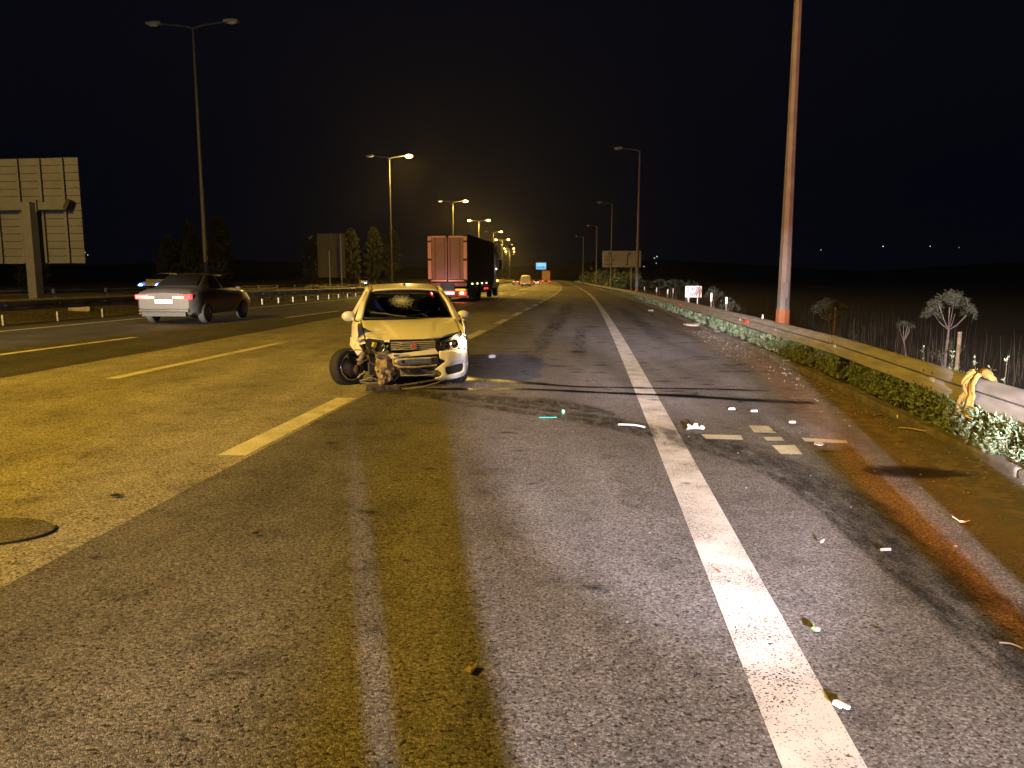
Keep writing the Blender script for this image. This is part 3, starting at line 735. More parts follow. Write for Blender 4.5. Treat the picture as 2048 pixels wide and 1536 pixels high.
def billboard():
    t = thing('billboard', 'wide pale billboard on two posts behind the right lamp poles', 'billboard', P(9.3, 170) + Vector((0, 0, -.5)), heading(170) + .05)
    for k in range(6):
        b = MB(); b.box((-4.2 + 8.4 * (k + .5) / 6, 0, 6.7), (8.4 / 6 - .015, 0.12, 3.5)); b.build('panel', M['billboard'], t)
    b = MB()
    b.box((0, -0.07, 8.42), (8.5, 0.03, 0.08)); b.box((0, -0.07, 4.98), (8.5, 0.03, 0.08)); b.build('frame', M['billboard'], t)
    for x in (-2.2, 2.2):
        b = MB(); b.tube([(x, 0.3, -1), (x, 0.3, 7)], 0.16, 8); b.build('post', M['post'], t)
    b = MB()
    for z, wd in ((7.35, 2.3), (6.55, 2.1), (5.5, 2.2)):
        x = -3.8
        while x < -3.8 + wd:
            l = random.uniform(.15, .4); b.box((x + l / 2, -0.066, z), (l - .05, 0.012, random.uniform(.07, .12))); x += l
    b.box((-2.7, -.066, 7.95), (.5, .012, .28), (0, .5, 0)); b.box((-2.55, -.066, 7.9), (.3, .012, .4), (0, -.6, 0)); b.box((-2.6, -.066, 6.3), (.06, .012, 2.6))
    b.box((1.3, -.066, 6.6), (.26, .012, 2.0)); b.box((1.6, -.066, 7.8), (.5, .012, .5)); b.box((1.2, -.066, 5.5), (.4, .012, .3))
    b.build('print', M['billboard_ink'], t)
    b = MB(); b.box((0, -0.6, 4.7), (7.6, 0.1, 0.06))
    for x in (-3.4, -1.7, 0, 1.7, 3.4): b.box((x, -.3, 4.75), (.06, .7, .05)); b.box((x, -.65, 4.8), (.2, .12, .12))
    b.build('lamp_bracket', M['sign_back_dark'], t)
billboard()
def screen():
    t = thing('digital_billboard', 'glowing light blue digital billboard on a post at the end of the road', 'billboard', (24.3, 650, gz(600) - 1), 0.0)
    m, n, l, bs = newmat('screen_image')
    tc = n.new('ShaderNodeTexCoord'); sp = n.new('ShaderNodeSeparateXYZ'); l.new(tc.outputs['Generated'], sp.inputs[0])
    nz = n.new('ShaderNodeTexNoise'); nz.inputs['Scale'].default_value = 3.0; l.new(tc.outputs['Generated'], nz.inputs['Vector'])
    ad = n.new('ShaderNodeMath'); ad.operation = 'MULTIPLY_ADD'; ad.inputs[1].default_value = .35; l.new(nz.outputs['Fac'], ad.inputs[0]); l.new(sp.outputs[2], ad.inputs[2])
    cr = n.new('ShaderNodeValToRGB'); cr.color_ramp.elements[0].color = (0.08, 0.42, 0.85, 1); cr.color_ramp.elements[1].color = (0.35, 0.80, 0.98, 1); cr.color_ramp.elements[1].position = .75
    l.new(ad.outputs[0], cr.inputs[0]); l.new(cr.outputs[0], bs.inputs['Emission Color']); bs.inputs['Emission Strength'].default_value = 1.0; bs.inputs['Base Color'].default_value = (.02, .02, .02, 1)
    b = MB(); b.box((0, 0, 11.7), (8.2, 0.3, 5.4)); s = b.build('screen', m, t)
    b = MB()
    for x in (-4.25, 4.25): b.box((x, 0, 11.7), (.3, .5, 6.0))
    for z in (8.85, 14.55): b.box((0, 0, z), (8.2, .5, .3))
    b.build('frame', emat('screen_frame_glow', (0.03, .10, .6), .6), t)
    b = MB(); b.box((0, 0.3, 4), (0.7, .5, 10)); b.build('post', M['pole'], t)
    b = MB(); b.tube([(-3.2, -.2, 10.6), (-2.2, -.2, 11.4), (-1.5, -.2, 10.3), (-.6, -.2, 11.2), (.2, -.2, 10.4), (1.2, -.2, 10.6), (2.1, -.2, 12.0), (2.3, -.2, 10.4), (3.2, -.2, 10.8)], [.26, .3, .26, .3, .24, .3, .34, .3, .22], 6)
    b.build('lettering', emat('screen_letter_blue', (0.005, 0.06, 0.30), 1.0), t)
screen()

# ================================================================== VEGETATION
def leaf_quad(b, p, d, up, L, W):
    d = d.normalized(); s = d.cross(up)
    if s.length < 1e-3: s = Vector((1, 0, 0))
    s.normalize(); nn = s.cross(d)
    m = p + d * L * .5
    b.add([p, m + s * W * .5 + nn * L * .06, p + d * L, m - s * W * .5 + nn * L * .06], [(0, 1, 2), (0, 2, 3)])
def rnd_dir(zmin=-0.2):
    while True:
        v = Vector((random.uniform(-1, 1), random.uniform(-1, 1), random.uniform(zmin, 1)))
        if 0.1 < v.length < 1: return v.normalized()
def hedge():
    b = MB(); st = MB()
    y = 3.5
    def shoots(ya, yb, per_m, L, W, hmax):
        n = int((yb - ya) * per_m)
        for k in range(n):
            y = random.uniform(ya, yb); gap = mnoise.noise(Vector((y * 0.9, 4.2, 0)))
            if gap < -0.30 or mnoise.noise(Vector((y * 3.1, 1.2, 5))) < -.38: continue
            dx = -0.07 + abs(random.gauss(0.17, 0.26)); hm = hmax * (0.75 + 0.5 * mnoise.noise(Vector((y * 1.7, 9, 1))))
            h = random.uniform(0.02, 1.0) ** 0.8 * hm
            if y > 16: dx += .10
            elif y > 8.6: dx = max(dx, .035)
            if dx < 0.16: h = min(h * 1.2, 0.31 + .06 * random.random())
            o = rail_off(y) + 0.16 + dx - max(0, 0.16 * (1 - h)) * random.random()
            p = P(o, y, max(h, .10 if dx < .03 else 0))
            ax = (Vector((-0.5, -0.4, 0.6)) + rnd_dir() * 0.9).normalized()
            for q in range(random.randint(4, 7)):
                d = (ax * random.uniform(0.2, .9) + rnd_dir(-.6)).normalized()
                leaf_quad(b, p + ax * random.uniform(-.03, .05), d, rnd_dir(), L * random.uniform(.7, 1.25), W * random.uniform(.8, 1.2))
            if random.random() < .15: st.tube([P(o + .05, y, 0), p], 0.004, 3, False)
    for y, dx, hh in ((7.0, .42, 1.02), (7.25, .5, .90), (6.75, .45, .86), (7.9, .5, .78), (8.3, .45, .74), (6.5, .4, .90), (6.3, .5, .98), (9.2, .5, .72), (10.2, .6, .70), (6.1, .6, .92), (5.8, .5, 1.0)):
        base = P(rail_off(y) + .2 + dx, y, 0.1); tip = P(rail_off(y) + .2 + dx + random.uniform(-.08, .08), y + random.uniform(-.05, .05), hh)
        st.tube([base, base.lerp(tip, .5) + Vector((.02, 0, 0)), tip], [.004, .003, .0015], 4, False)
        for q in range(16):
            c_ = base.lerp(tip, random.uniform(.45, 1.0)); leaf_quad(b, c_, rnd_dir(-.1) + Vector((0, 0, .4)), rnd_dir(), .05 * random.uniform(.6, 1.2), .018)
    shoots(3.5, 9.5, 1000, 0.060, 0.021, 0.55)
    shoots(9.5, 16, 760, 0.050, 0.018, 0.50)
    shoots(16, 28, 330, 0.07, 0.026, 0.36)
    shoots(28, 50, 75, 0.11, 0.042, 0.36)
    shoots(50, 120, 18, 0.2, 0.08, 0.36)
    o = b.raw('shrub_hedge', M['leaf']); tag(o, 'dense leafy green shrubs growing under and behind the right guardrail', 'shrubs', kind='stuff')
    s = st.raw('stems', M['stem'], o); tag(s, kind='stuff')
hedge()
def blades(name, label, mat, n, fx, fy, hmin, hmax, wd, lean=0.25):
    b = MB()
    for k in range(n):
        x, y, z = fx()
        h = random.uniform(hmin, hmax); a = random.random() * 6.28
        ox, oy = math.cos(a) * lean * h * random.random(), math.sin(a) * lean * h * random.random()
        s = Vector((math.cos(a + 1.57), math.sin(a + 1.57), 0)) * wd * (1 + y * .03)
        p = Vector((x, y, z))
        b.add([p - s, p + s, p + Vector((ox * .4, oy * .4, h * .6)) + s * .7, p + Vector((ox * .4, oy * .4, h * .6)) - s * .7, p + Vector((ox, oy, h))], [(0, 1, 2, 3), (3, 2, 4)])
    return tag(b.raw(name, mat), label, 'grass', kind='stuff')
def fr():
    y = 6 + 60 * random.random() ** 1.8; o = random.uniform(4.2, 5 + y * .25); p = P(o, y); return p.x, p.y, p.z - .25 - .03 * (o - 3)
blades('dry_grass', 'thin dry grass stalks standing in the dark field behind the guardrail', M['dry_grass'], 1700, fr, None, 0.3, 1.05, 0.0035)
def fm():
    y = 14 + 80 * random.random() ** 1.5; o = random.uniform(-23.2, -16.75) + med_off(y); p = P(o, y); return p.x, p.y, p.z
blades('grass', 'short dry grass covering the median between the two guardrails', M['grass'], 8000, fm, None, 0.04, 0.14, 0.006, .6)

def pine(label, off, y, h, cw, ch, mat='needle', stems=True, stake=None, trunk_lean=0.05, n=90, side=(), z0=-.35, group=None):
    t = thing('sapling', label, 'tree', P(off, y) + Vector((0, 0, z0 + 0.25)), random.random() * .6, group)
    b = MB(); H = h
    top = Vector((trunk_lean, 0, H - ch * .5))
    b.tube([(trunk_lean * .9, 0.03, -.3), (trunk_lean * 1.2, 0, H * .35), (0, 0, H * .62), top], [0.022 * H / 1.5 + .006, .019 * H / 1.5 + .004, .014, .009], 6)
    for k in range(7):
        a = k * 0.9 + .3; e = Vector((math.cos(a) * cw * .36, math.sin(a) * cw * .36, H - ch * random.uniform(.35, .75)))
        b.tube([(0, 0, H * .62), Vector((0, 0, H * .62)).lerp(e, .5) + Vector((0, 0, -.03)), e], [.009, .006, .004], 4)
    for sx, sz in side: b.tube([(trunk_lean, 0, H * .22), (sx * .5, 0, H * .22 + (sz - H * .22) * .35), (sx, 0, sz)], [.010, .006, .003], 4)
    b.build('trunk', M['bark'], t)
    f = MB()
    def tuft(c, L, m):
        ax = (c - Vector((0, 0, H - ch * .9))).normalized()
        for q in range(m):
            d = (ax * .30 + rnd_dir(-.8)).normalized(); leaf_quad(f, c + rnd_dir(-1) * L * .35, d, rnd_dir(), L * random.uniform(.5, 1.1), L * .07)
    for k in range(n):
        a = random.random() * 6.28; r = math.sqrt(random.random())
        if mnoise.noise(Vector((math.cos(a) * r * 2, math.sin(a) * r * 2, off))) < -.25: continue
        zz = (1 - r * r) ** .5 * random.uniform(.55, 1.0) - .25 * r
        tuft(Vector((math.cos(a) * r * cw * .5, math.sin(a) * r * cw * .5, H - ch * .65 + zz * ch * .6)), 0.12 * max(cw, .5), 24)
    for sx, sz in side:
        for k in range(7): tuft(Vector((sx + random.gauss(0, .05), random.gauss(0, .05), sz + random.gauss(0, .04))), .09, 10)
    tag(f.raw('crown', M[mat], t))
    return t
def stake(label, off, y, top, r=0.028, tip=None, z0=-.3, dx=0, group='stakes beside the saplings'):
    t = P(off, y)
    o = MB().tube([(t.x + dx, t.y - .06, t.z + z0), (t.x + dx + .01, t.y - .06, top)], [r, r * .92], 8)
    if tip:
        q = thing('stake', label, 'stake', (t.x + dx, t.y - .06, t.z), 0, group)
        b = MB().tube([(0, 0, z0), (0, 0, top - t.z - tip)], [r, r], 8); b.build('shaft', M['stake'], q)
        b = MB().tube([(0, 0, top - t.z - tip), (0, 0, top - t.z)], [r * 1.05, r * 1.05], 8); b.build('white_tip', M['stake_white'], q)
        return q
    return tag(o.build('stake', M['stake']), label, 'stake', group)
pine('young umbrella-shaped pine with bare forked trunk beside the yellow cloth', 4.35, 11.0, 1.52, 0.62, 0.50, stake=True, trunk_lean=-.02, n=110, side=((-.17, .62), (.22, .68), (.16, .42)))
stake('thick wooden stake holding the umbrella-shaped young pine', 4.42, 10.9, 0.83, 0.030)
pine('bushy dim young pine just right of the nearest lamp pole', 4.2, 16.0, 1.28, 0.75, 0.5, n=80, side=((-.45, .42), (.42, .55), (.5, .35)))
stake('thin stake with a pale top in front of the bushy dim pine', 4.22, 15.8, 0.98, 0.022)
pine('spindly small sapling with a flat thin crown between the two young pines', 4.75, 13.5, 0.92, 0.30, 0.14, n=18)
pine('pale green low sapling just left of the nearest lamp pole', 3.75, 25.0, 1.10, 0.70, .55, mat='needle_pale', n=45)
stake('white-topped stake in front of the pale green sapling next to the lamp pole', 3.62, 24.8, 0.95, .035, .22)
pine('rounded pale green sapling right of the bright marker sign', 3.75, 28.0, 1.42, 0.78, .6, mat='needle_pale', n=45)
stake('white-topped stake in front of the sapling right of the marker sign', 3.62, 27.8, 1.02, .035, .3)
ORD = ['nearest', 'second', 'third', 'fourth', 'fifth', 'sixth', 'seventh', 'eighth', 'farthest']
for i, (y, o_) in enumerate(((44, 5.0), (48, 4.4), (52, 5.2), (57, 4.6), (63, 5.2), (70, 4.8), (78, 5.0), (90, 5.6), (100, 5.0))):
    pine(ORD[i] + ' small pale sapling in the row behind the guardrail beyond the marker sign', o_, y, 1.7 + .3 * random.random(), 1.4, 1.0, mat='needle_pale', n=26, group='row of distant saplings')
    if i < 6: stake('pale stake standing in front of the ' + ORD[i] + ' small sapling beyond the marker sign', o_ - .2, y - .3, gz(y) + 1.0, .05, .3, group='stakes among the distant saplings')
stake('short white stake on the verge just left of the nearest lamp pole', 3.75, 20.2, 0.62, .022, .14, group='short white stakes')
stake('short white stake on the verge midway between marker sign and nearest lamp pole', 3.75, 28.5, .55, .022, .14, group='short white stakes')
stake('short white stake left of the bright marker sign', 4.2, 38.5, 0.75, .03, .3, group='short white stakes')

def cypress(label, off, y, h, r):
    p = P(off, y); t = thing('cypress_tree', label, 'tree', (p.x, p.y, p.z - .2), 0, 'dark trees beyond the oncoming lanes')
    b = MB(); b.tube([(0, 0, -.3), (0, 0, h * .5), (0, 0, h * .92)], [.13, .08, .02], 6); b.build('trunk', M['bark'], t)
    f = MB()
    for k in range(420):
        z = random.random() ** .85; rr = r * (math.sin(math.pi * min(1, z * .92 + .10)) ** .6) * math.sqrt(random.uniform(.25, 1.0)); a = random.random() * 6.28
        if mnoise.noise(Vector((math.cos(a) * 1.5, z * 5, off))) < -.28: continue
        c = Vector((rr * math.cos(a), rr * math.sin(a), .3 + z * (h - .3)))
        for q in range(4): leaf_quad(f, c, (Vector((math.cos(a) * .5, math.sin(a) * .5, 1)) + rnd_dir(-1) * .8), rnd_dir(), .55, .16)
    f.raw('crown', M['cypress'], t)
for off, y, h, r, lb in ((-33.5, 66, 4.4, .8, 'leftmost dark cypress beyond the oncoming lanes'), (-32.8, 68, 5.6, .9, 'tall dark cypress second from the left, left of the tall panel sign'),
                         (-31.5, 66, 4.6, .8, 'dark cypress third from the left, left of the tall panel sign'), (-30.2, 68, 6.0, .9, 'tallest dark cypress close to the left edge of the tall panel sign'),
                         (-28.9, 64, 3.6, .8, 'short dark cypress at the foot of the tall panel sign'), (-26.2, 80, 4.8, .9, 'dark cypress just right of the tall panel sign'),
                         (-25.6, 92, 5.8, 1.0, 'dim cypress above the blue oncoming headlights'), (-25.0, 100, 6.2, 1.1, 'dim cypress second to the right of the blue headlights'), (-25.0, 110, 6.4, 1.2, 'dim cypress right behind the lamp pole left of the truck'),
                         (-41, 60, 5.5, 1.1, 'barely visible dark tree above the dark gap right of the silver car'), (-44, 64, 6.0, 1.2, 'barely visible dark tree behind the first unlit lamp pole')):
    cypress(lb, off - 2.5, y, h * (1.0 + (y - 60) * .006), r)
b = MB()
for k in range(2600):
    y = random.uniform(190, 420); o_ = random.uniform(7, 16) + (y - 190) * .03; hh = abs(random.gauss(0, 1.6)) * (1 + .6 * mnoise.noise(Vector((y * .06, 2, 2)))); p = P(o_, y, hh - .3)
    for q in range(3): leaf_quad(b, p, rnd_dir(), rnd_dir(), 1.3, .6)
tag(b.raw('far_bushes', M['leaf']), 'dim mass of bushes along the far right bend of the road', 'bushes', kind='stuff')

# tiny lights on the far hills
HL = ['tiny hill light right of the nearest lamp pole, above the dim bushy pine', 'tiny hill light high above the umbrella-shaped pine, left of its crown', 'brighter lower one of two close hill lights right of the white billboard', 'upper one of two close hill lights right of the white billboard',
      'faint hill light just below the pair right of the white billboard', 'lowest faint hill light beside the foot of the white billboard', 'lone tiny hill light between the second and the nearest right lamp poles', 'left one of two tiny lights beside the left sign back', 'right one of two tiny lights beside the left sign back', 'faintest hill light at the far right above the umbrella-shaped pine']
for i, (u, v, s) in enumerate(((1755, 494, .55), (1848, 494, .5), (1305, 517, .5), (1310, 514, .55), (1309, 527, .35), (1285, 533, .4), (1633, 501, .35), (182, 506, .5), (187, 511, .45), (1905, 496, .3))):
    d = 1400.0; x = (u - 1024) / 1538 * d; z = 1.6 + (553 - v) / 1538 * d
    q = thing('hill_lamp', HL[i], 'lamp', (x, d, z - 8), 0, 'tiny lights far away on the hills')
    b = MB(); b.ball((0, 0, 8), s * 1.1, n=6); b.build('bulb', emat('far_lamp', (1, .9, .8), 3.5) if i == 0 else bpy.data.materials['far_lamp'], q)
    b = MB(); b.tube([(0, 0, -30), (0, 0, 7.5)], .12, 5); b.build('pole', M['pole'], q)
# dark hills that carry them
b = MB()
for j in range(2):
    for k in range(61):
        a = -1.2 + 2.4 * k / 60; d = 1380 + 260 * j
        hgt = 8 + 34 * (.5 + .5 * mnoise.noise(Vector((k * .16, 7, j))))
        b.v.append((math.sin(a) * d, math.cos(a) * d, -6 if j == 0 else hgt))
for k in range(60): b.f.append((k, k + 1, 61 + k + 1, 61 + k))
tag(b.raw('hills', M['ground'], None, True), kind='structure')

# ================================================================== VEHICLES
def wheel(parent, loc, r=0.29, wd=0.18, rot=(0, 0, 0), rim='rim', spokes=7, side=1, name='wheel'):
    """Axle along local X; the outer face looks to side * X. Tyre with a rim as its own mesh."""
    m = Matrix.Rotation(math.pi / 2 * side, 4, 'Y')
    b = MB(); h = wd / 2
    b.lathe([(r * .66, -h * .92), (r * .80, -h), (r * .93, -h * .96), (r * .985, -h * .72), (r, -h * .4), (r, h * .4), (r * .985, h * .72), (r * .93, h * .96), (r * .80, h), (r * .66, h * .92)], 28, m, True)
    t = b.build('wheel', M['rubber'], parent, True); t.location = loc; t.rotation_euler = rot
    b = MB()
    b.lathe([(r * .68, h * .93), (r * .64, h * .95), (r * .60, h * .55), (r * .58, -h * .9)], 24, m)
    b.lathe([(0.001, h * .62), (r * .16, h * .60), (r * .20, h * .45), (0.001, h * .40)], 12, m)
    for k in range(spokes):
        a = 2 * math.pi * k / spokes; c = math.cos(a); s_ = math.sin(a)
        pts = [m @ Vector((c * r * f, s_ * r * f, h * z)) for f, z in ((.14, .52), (.38, .58), (.62, .72))]
        b.tube(pts, [r * .075, r * .06, r * .085], 5)
    b.build('rim', M[rim], t)
    b = MB(); b.lathe([(0.001, h * .1), (r * .5, h * .1), (r * .5, -h * .1), (0.001, -h * .1)], 18, m); b.build('brake_disc', M['brake'], t)
    return t

def shell(b, secs, closed=True):
    """secs: (y, [(x, z) from the sill up to the roof centre]); mirrored to a full loft."""
    rings = []
    for y, pr in secs:
        full = [(x, z) for x, z in pr] + [(-x, z) for x, z in reversed(pr[:-1])]
        rings.append([(x, y, z) for x, z in full])
    n = len(rings[0]); vs = [v for r in rings for v in r]; fs = []
    for i in range(len(rings) - 1):
        for k in range(n):
            k2 = (k + 1) % n; fs.append((i * n + k, i * n + k2, (i + 1) * n + k2, (i + 1) * n + k))
    fs.append(tuple(range(n - 1, -1, -1))); fs.append(tuple((len(rings) - 1) * n + k for k in range(n)))
    b.add(vs, fs)
def quad(b, a, c, d, e, nu=4, nv=4, off=Vector((0, 0, 0))):
    a, c, d, e = (Vector(q) + off for q in (a, c, d, e))
    b.grid(lambda u, v: (a.lerp(c, u)).lerp(e.lerp(d, u), v), nu, nv)

def sedan(label, loc, rz, paint='silver', lights_rear=True, front_led=False, cat='car', group=None):
    t = thing('car', label, cat, loc, rz, group)
    def sec(y, zb, zm, zt, w, ztop, wtop):
        return (y, [(w * .88, zb), (w * .97, zb + .06), (w, zm), (w * .985, zt - .06), (w * .94, zt), (wtop, ztop), (wtop * .8, ztop + .025), (0, ztop + .045)])
    b = MB()
    shell(b, [sec(0, .36, .55, .80, .74, .86, .60), sec(.10, .27, .55, .90, .83, .95, .66), sec(.45, .25, .58, .95, .87, 1.01, .72), sec(.78, .25, .6, .96, .875, 1.04, .70),
              sec(1.5, .25, .6, .97, .88, 1.40, .56), sec(2.0, .25, .6, .97, .88, 1.44, .57), sec(2.6, .25, .6, .96, .88, 1.42, .56), sec(3.35, .25, .6, .95, .87, 1.0, .70), sec(3.9, .25, .58, .86, .86, .90, .66),
              sec(4.25, .27, .5, .72, .80, .76, .60), sec(4.4, .34, .48, .60, .70, .64, .5)])
    bd = b.build('body', M[paint], t, True); bd.modifiers.new('e', 'EDGE_SPLIT').split_angle = R(38)
    g = MB(); quad(g, (-.62, .80, 1.075), (.62, .80, 1.075), (.49, 1.44, 1.405), (-.49, 1.44, 1.405), off=Vector((0, -.02, .03))); g.build('rear_window', M['smoke_glass'], t, solid=.008)
    g = MB(); quad(g, (-.64, 3.30, 1.03), (.64, 3.30, 1.03), (.50, 2.66, 1.40), (-.50, 2.66, 1.40), off=Vector((0, .02, .03))); g.build('windscreen', M['smoke_glass'], t, solid=.008)
    for s in (-1, 1):
        for ya, yb in ((1.05, 1.95), (2.02, 3.0)):
            g = MB(); quad(g, (s * .835, ya, 1.01), (s * .835, yb, 1.01), (s * .60, min(yb, 2.72), 1.37), (s * .60, max(ya, 1.48), 1.37), off=Vector((s * .022, 0, .008))); g.build('side_window', M['smoke_glass'], t, solid=.008)
        b = MB(); b.box((s * .55, .05, .79), (.56, .14, .13), (0, 0, -s * .22)); tl = b.build('tail_light', M['red_light'] if lights_rear else M['red_refl'], t, bevel=.02)
        b = MB(); b.box((s * .50, -.005, .775), (.42, .06, .045)); b.build('brake_lamp', emat('brake_amber', (1, .45, .12), 12) if 'brake_amber' not in bpy.data.materials else bpy.data.materials['brake_amber'], tl)
        b = MB(); b.ball((s * .93, 3.0, 1.0), .10, (1, .6, .7)); b.build('mirror', M[paint], t)
        b = MB(); b.ball((s * .58, 4.28, .66), .24 if front_led else .13, (1.2, .9, .75)); hd = b.build('headlight', M['led_blue'] if front_led else M['lens_off'], t, True)
        if front_led:
            b = MB(); b.ball((s * .58, 4.44, .66), .13, (1.1, .7, .8)); b.build('bulb', M['led_white'], hd, True)
        for yy in (.85, 3.5): wheel(t, (s * .80, yy, .30), .30, .19, side=s, rim='rim' if s > 0 else 'rim')
    b = MB(); b.box((0, -.005, .66), (.52, .02, .12)); b.build('number_plate', M['plate_white'], t)
    b = MB(); b.box((0, -.02, .40), (1.48, .10, .10)); b.build('bumper_strip', M['chrome'], t, bevel=.02)
    b = MB(); b.box((0, .02, .29), (1.3, .12, .12)); b.build('lower_valance', M['black'], t)
    b = MB(); b.box((0, -.0, .745), (.7, .02, .025)); b.build('trim', M['chrome'], t)
    return t
sp = P(-13.05, 22.3)
sedan('silver car with bright red tail lights speeding away in the far left lane', (sp.x, sp.y, sp.z), heading(22) + .03)
def oncoming(label, off, y, power):
    p = P(off, y); t = sedan(label, p, heading(y) + math.pi, 'van_white', False, True, group='oncoming cars beyond the median')
    hd = Matrix.Rotation(heading(y) + math.pi, 3, 'Z')
    for s in (-1, 1):
        q = p + hd @ Vector((s * .58, 4.45, .66)); tg = q + hd @ Vector((0, 20, -.5))
        spot('headlight', q, tg, 70, power, (.62, .80, 1.0), .8, .06)
oncoming('oncoming car with blue-white headlights just above the roof of the wrecked car', -29.0, 103.5, 900)
oncoming('oncoming car with one blue-white headlight showing left of the silver car', -29.6, 55.5, 260)

def far_truck(label, loc, rz, doors, wd=2.5, h0=1.1, h1=4.0, L=9, amp=1):
    t = thing('lorry', label, 'truck', loc, rz)
    for s in (-1, 1):
        b = MB(); b.box((s * wd / 4, -.03, (h0 + h1) / 2), (wd / 2 - .03, .06, h1 - h0)); b.build('rear_door', doors, t)
        b = MB(); b.box((s * wd * .45, -.075, (h0 + h1) / 2), (.2, .03, h1 - h0 - .1)); b.build('reflective_strip', M['tape_lit'], t)
        b = MB(); b.box((s * wd * .36, -.1, .75), (.5, .08, .22)); b.build('tail_light', M['red_light'], t, bevel=.02)
        wheel(t, (s * wd * .4, 1.4, .45), .45, .3, side=s)
        wheel(t, (s * wd * .4, L - .6, .45), .45, .3, side=s)
    b = MB(); b.box((0, -.075, h1 - .1), (wd - .5, .03, .2)); b.build('reflective_strip', M['tape_lit'], t)
    b = MB(); b.box((0, L / 2 - 1, (h0 + h1) / 2), (wd, L - 2.0, h1 - h0)); b.build('cargo_box', M['curtain'], t)
    b = MB(); b.box((0, L / 2, .75), (wd * .5, L, .4)); b.box((0, .1, .55), (wd, .12, .14)); b.build('chassis', M['mudflap'], t)
    b = MB(); b.box((0, L - .2, 1.7), (wd * .94, 1.7, 2.4)); b.build('cab', M['cab_white'], t, bevel=.08)
M['tape_lit'] = pm('red_frame_tape', (0.80, 0.16, 0.08), 0.5)
M['sand_door'] = pm('sand_truck_door', (0.50, 0.36, 0.22), .6, var=.3, scale=1)
p = P(-7.8, 240); far_truck('distant lorry with red outlined back doors below the blue billboard', p, heading(240), M['sand_door'])
p = P(-15.4, 200); sedan('far dark car with red tail lights just left of the white van', p, heading(200), 'curtain')
def van(label, loc, rz):
    t = thing('van', label, 'van', loc, rz)
    def sec(y, w, zt, r=.10): return (y, [(w * .9, .32), (w, .5), (w * 1.0, 1.2), (w * .96, zt - .35), (w * .86, zt - .08), (w * .7, zt), (0, zt + .03)])
    b = MB(); shell(b, [sec(0, .98, 2.30), sec(.2, 1.02, 2.42), sec(2, 1.03, 2.45), sec(3.8, 1.02, 2.42), sec(4.7, .98, 1.5), sec(5.5, .9, 1.0)]); b.build('body', M['van_white'], t, True)
    for s in (-1, 1):
        b = MB(); b.box((s * .47, -.02, 1.35), (.88, .03, 1.7)); b.build('rear_door', M['van_white'], t, bevel=.02)
        b = MB(); b.box((s * .95, -.03, .85), (.12, .08, .36)); b.build('tail_light', M['red_light'], t)
        for yy in (1.0, 4.4): wheel(t, (s * .9, yy, .33), .33, .2, side=s)
    b = MB(); b.box((0, -.07, .44), (1.9, .14, .24)); b.build('rear_bumper', M['black'], t, bevel=.03)
    b = MB(); b.box((-.3, -.16, .62), (.5, .02, .13)); b.build('number_plate', M['plate_lit'], t)
    b = MB(); b.box((0, -.01, .36), (1.8, .1, .3)); b.build('underside', M['black'], t)
p = P(-11.6, 168); van('white van seen from behind in the distance between the truck and the blue billboard', p, heading(168))
p = P(-10.4, 215); sedan('small dark distant car with red tail lights beside the white van', p, heading(215), 'curtain')

